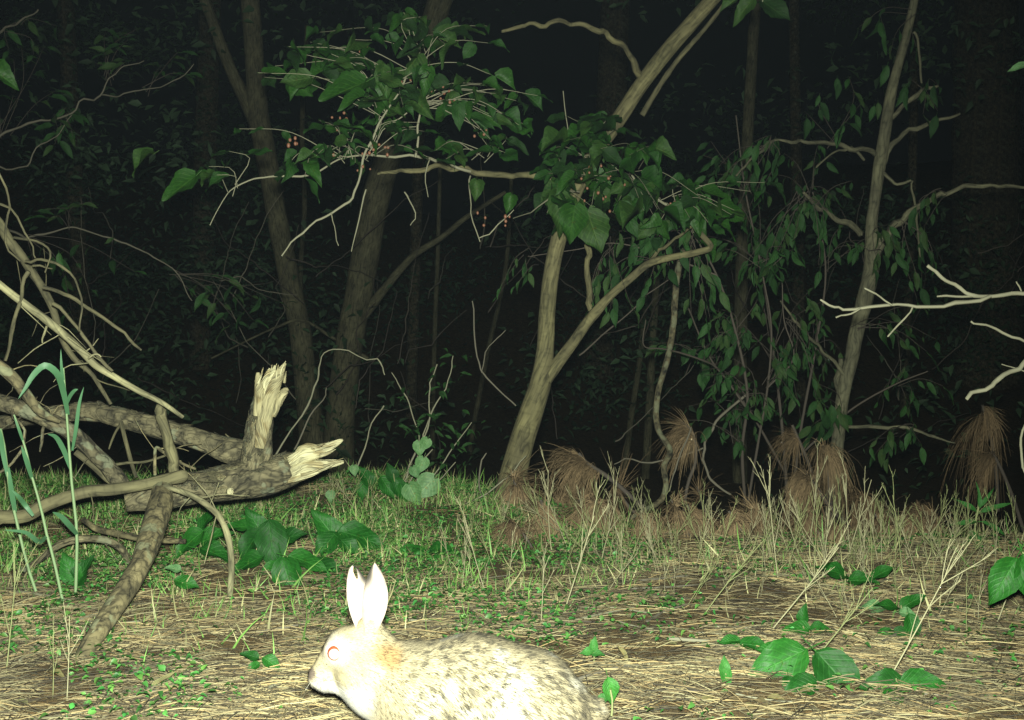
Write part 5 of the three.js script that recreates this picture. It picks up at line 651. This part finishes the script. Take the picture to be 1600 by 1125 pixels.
  // eyes: amber iris round a pale pink cap, its flash eyeshine painted as colour
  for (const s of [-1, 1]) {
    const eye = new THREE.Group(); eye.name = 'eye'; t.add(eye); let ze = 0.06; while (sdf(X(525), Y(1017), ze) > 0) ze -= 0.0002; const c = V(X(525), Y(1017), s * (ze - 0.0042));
    const ball = sh(new THREE.Mesh(new THREE.SphereGeometry(0.0108, 24, 16), std(lin(0.30, 0.07, 0.03), { roughness: 0.15 }))); ball.name = 'iris'; ball.position.copy(c); eye.add(ball);
    const pu = sh(new THREE.Mesh(new THREE.SphereGeometry(0.0110, 24, 12, 0, Math.PI * 2, 0, 0.78), std(lin(0.42, 0.33, 0.33), { roughness: 0.12 }))); pu.name = 'pupil_eyeshine'; pu.rotation.set(s * Math.PI / 2, 0, 0); pu.rotation.z = 0; pu.position.copy(c); eye.add(pu);
  }
  const wg = []; for (const s of [-1, 1]) for (let i = 0; i < 9; i++) { const p = V(X(496 + i * 1.2), Y(1058 + (i % 3) * 4), s * 0.014), q = p.clone().add(V(-0.01 + 0.006 * i, gs() * 0.012 - 0.004, s * R(0.025, 0.05))); wg.push(sweep([{ p, r: 0.0003 }, { p: p.clone().lerp(q, 0.5).add(V(0, 0.003, 0)), r: 0.00025 }, { p: q, r: 0.0001 }], { sides: 3, step: 9, rough: 0 })); }
  const wm = sh(new THREE.Mesh(mergeGeometries(wg), std(lin(0.7, 0.68, 0.6)))); wm.name = 'whiskers'; wm.userData.kind = 'stuff'; t.add(wm);
}
// ---------------------------------------------------------------- the trail camera whose flash lights the place (behind and round the lens)
{
  const t = thing('trail_camera', 'olive trail camera strapped to a post, its white flash window above the lens', 'camera', V(0, gh(0, 0.1), 0.1));
  const bx = (w, h, dp, x, y, z) => { const g = new THREE.BoxGeometry(w, h, dp); g.translate(x, y, z); return g; };
  part('housing', bx(0.11, 0.15, 0.06, 0, EYE + 0.01, 0.048), std(lin(0.06, 0.07, 0.04)), t);
  const lens = new THREE.CylinderGeometry(0.014, 0.016, 0.008, 24); lens.rotateX(Math.PI / 2); lens.translate(0, EYE, 0.0135); part('lens', lens, std(lin(0.02, 0.02, 0.025), { roughness: 0.1 }), t);
  part('flash_window', bx(0.05, 0.025, 0.004, 0, EYE + 0.058, 0.0155), std(lin(0.8, 0.8, 0.8), { emissive: new THREE.Color(1, 0.97, 0.92), emissiveIntensity: 4 }), t);
  const post = new THREE.CylinderGeometry(0.045, 0.05, 1.1, 14); post.translate(0, 0.5, 0.125); part('post', post, M.log, t);
}
// crowns with more than 300 leaves: the 300 that show largest stay leaves of their own, the rest become one part
scene.updateMatrixWorld(true);
const crowns = []; scene.traverse(o => { if (o.name === 'crown' && o.children.length > 300) crowns.push(o); });
for (const c of crowns) {
  const ls = [...c.children].sort((a, b) => b.scale.x / b.getWorldPosition(V(0, 0, 0)).distanceTo(camera.position) - a.scale.x / a.getWorldPosition(V(0, 0, 0)).distanceTo(camera.position)).slice(300), gg = [];
  for (const l of ls) { l.updateMatrix(); gg.push(l.geometry.clone().applyMatrix4(l.matrix)); c.remove(l); }
  const m = sh(new THREE.Mesh(mergeGeometries(gg), ls[0].material)); m.name = 'foliage'; m.userData.kind = 'stuff'; c.add(m);
}
renderer.render(scene, camera);
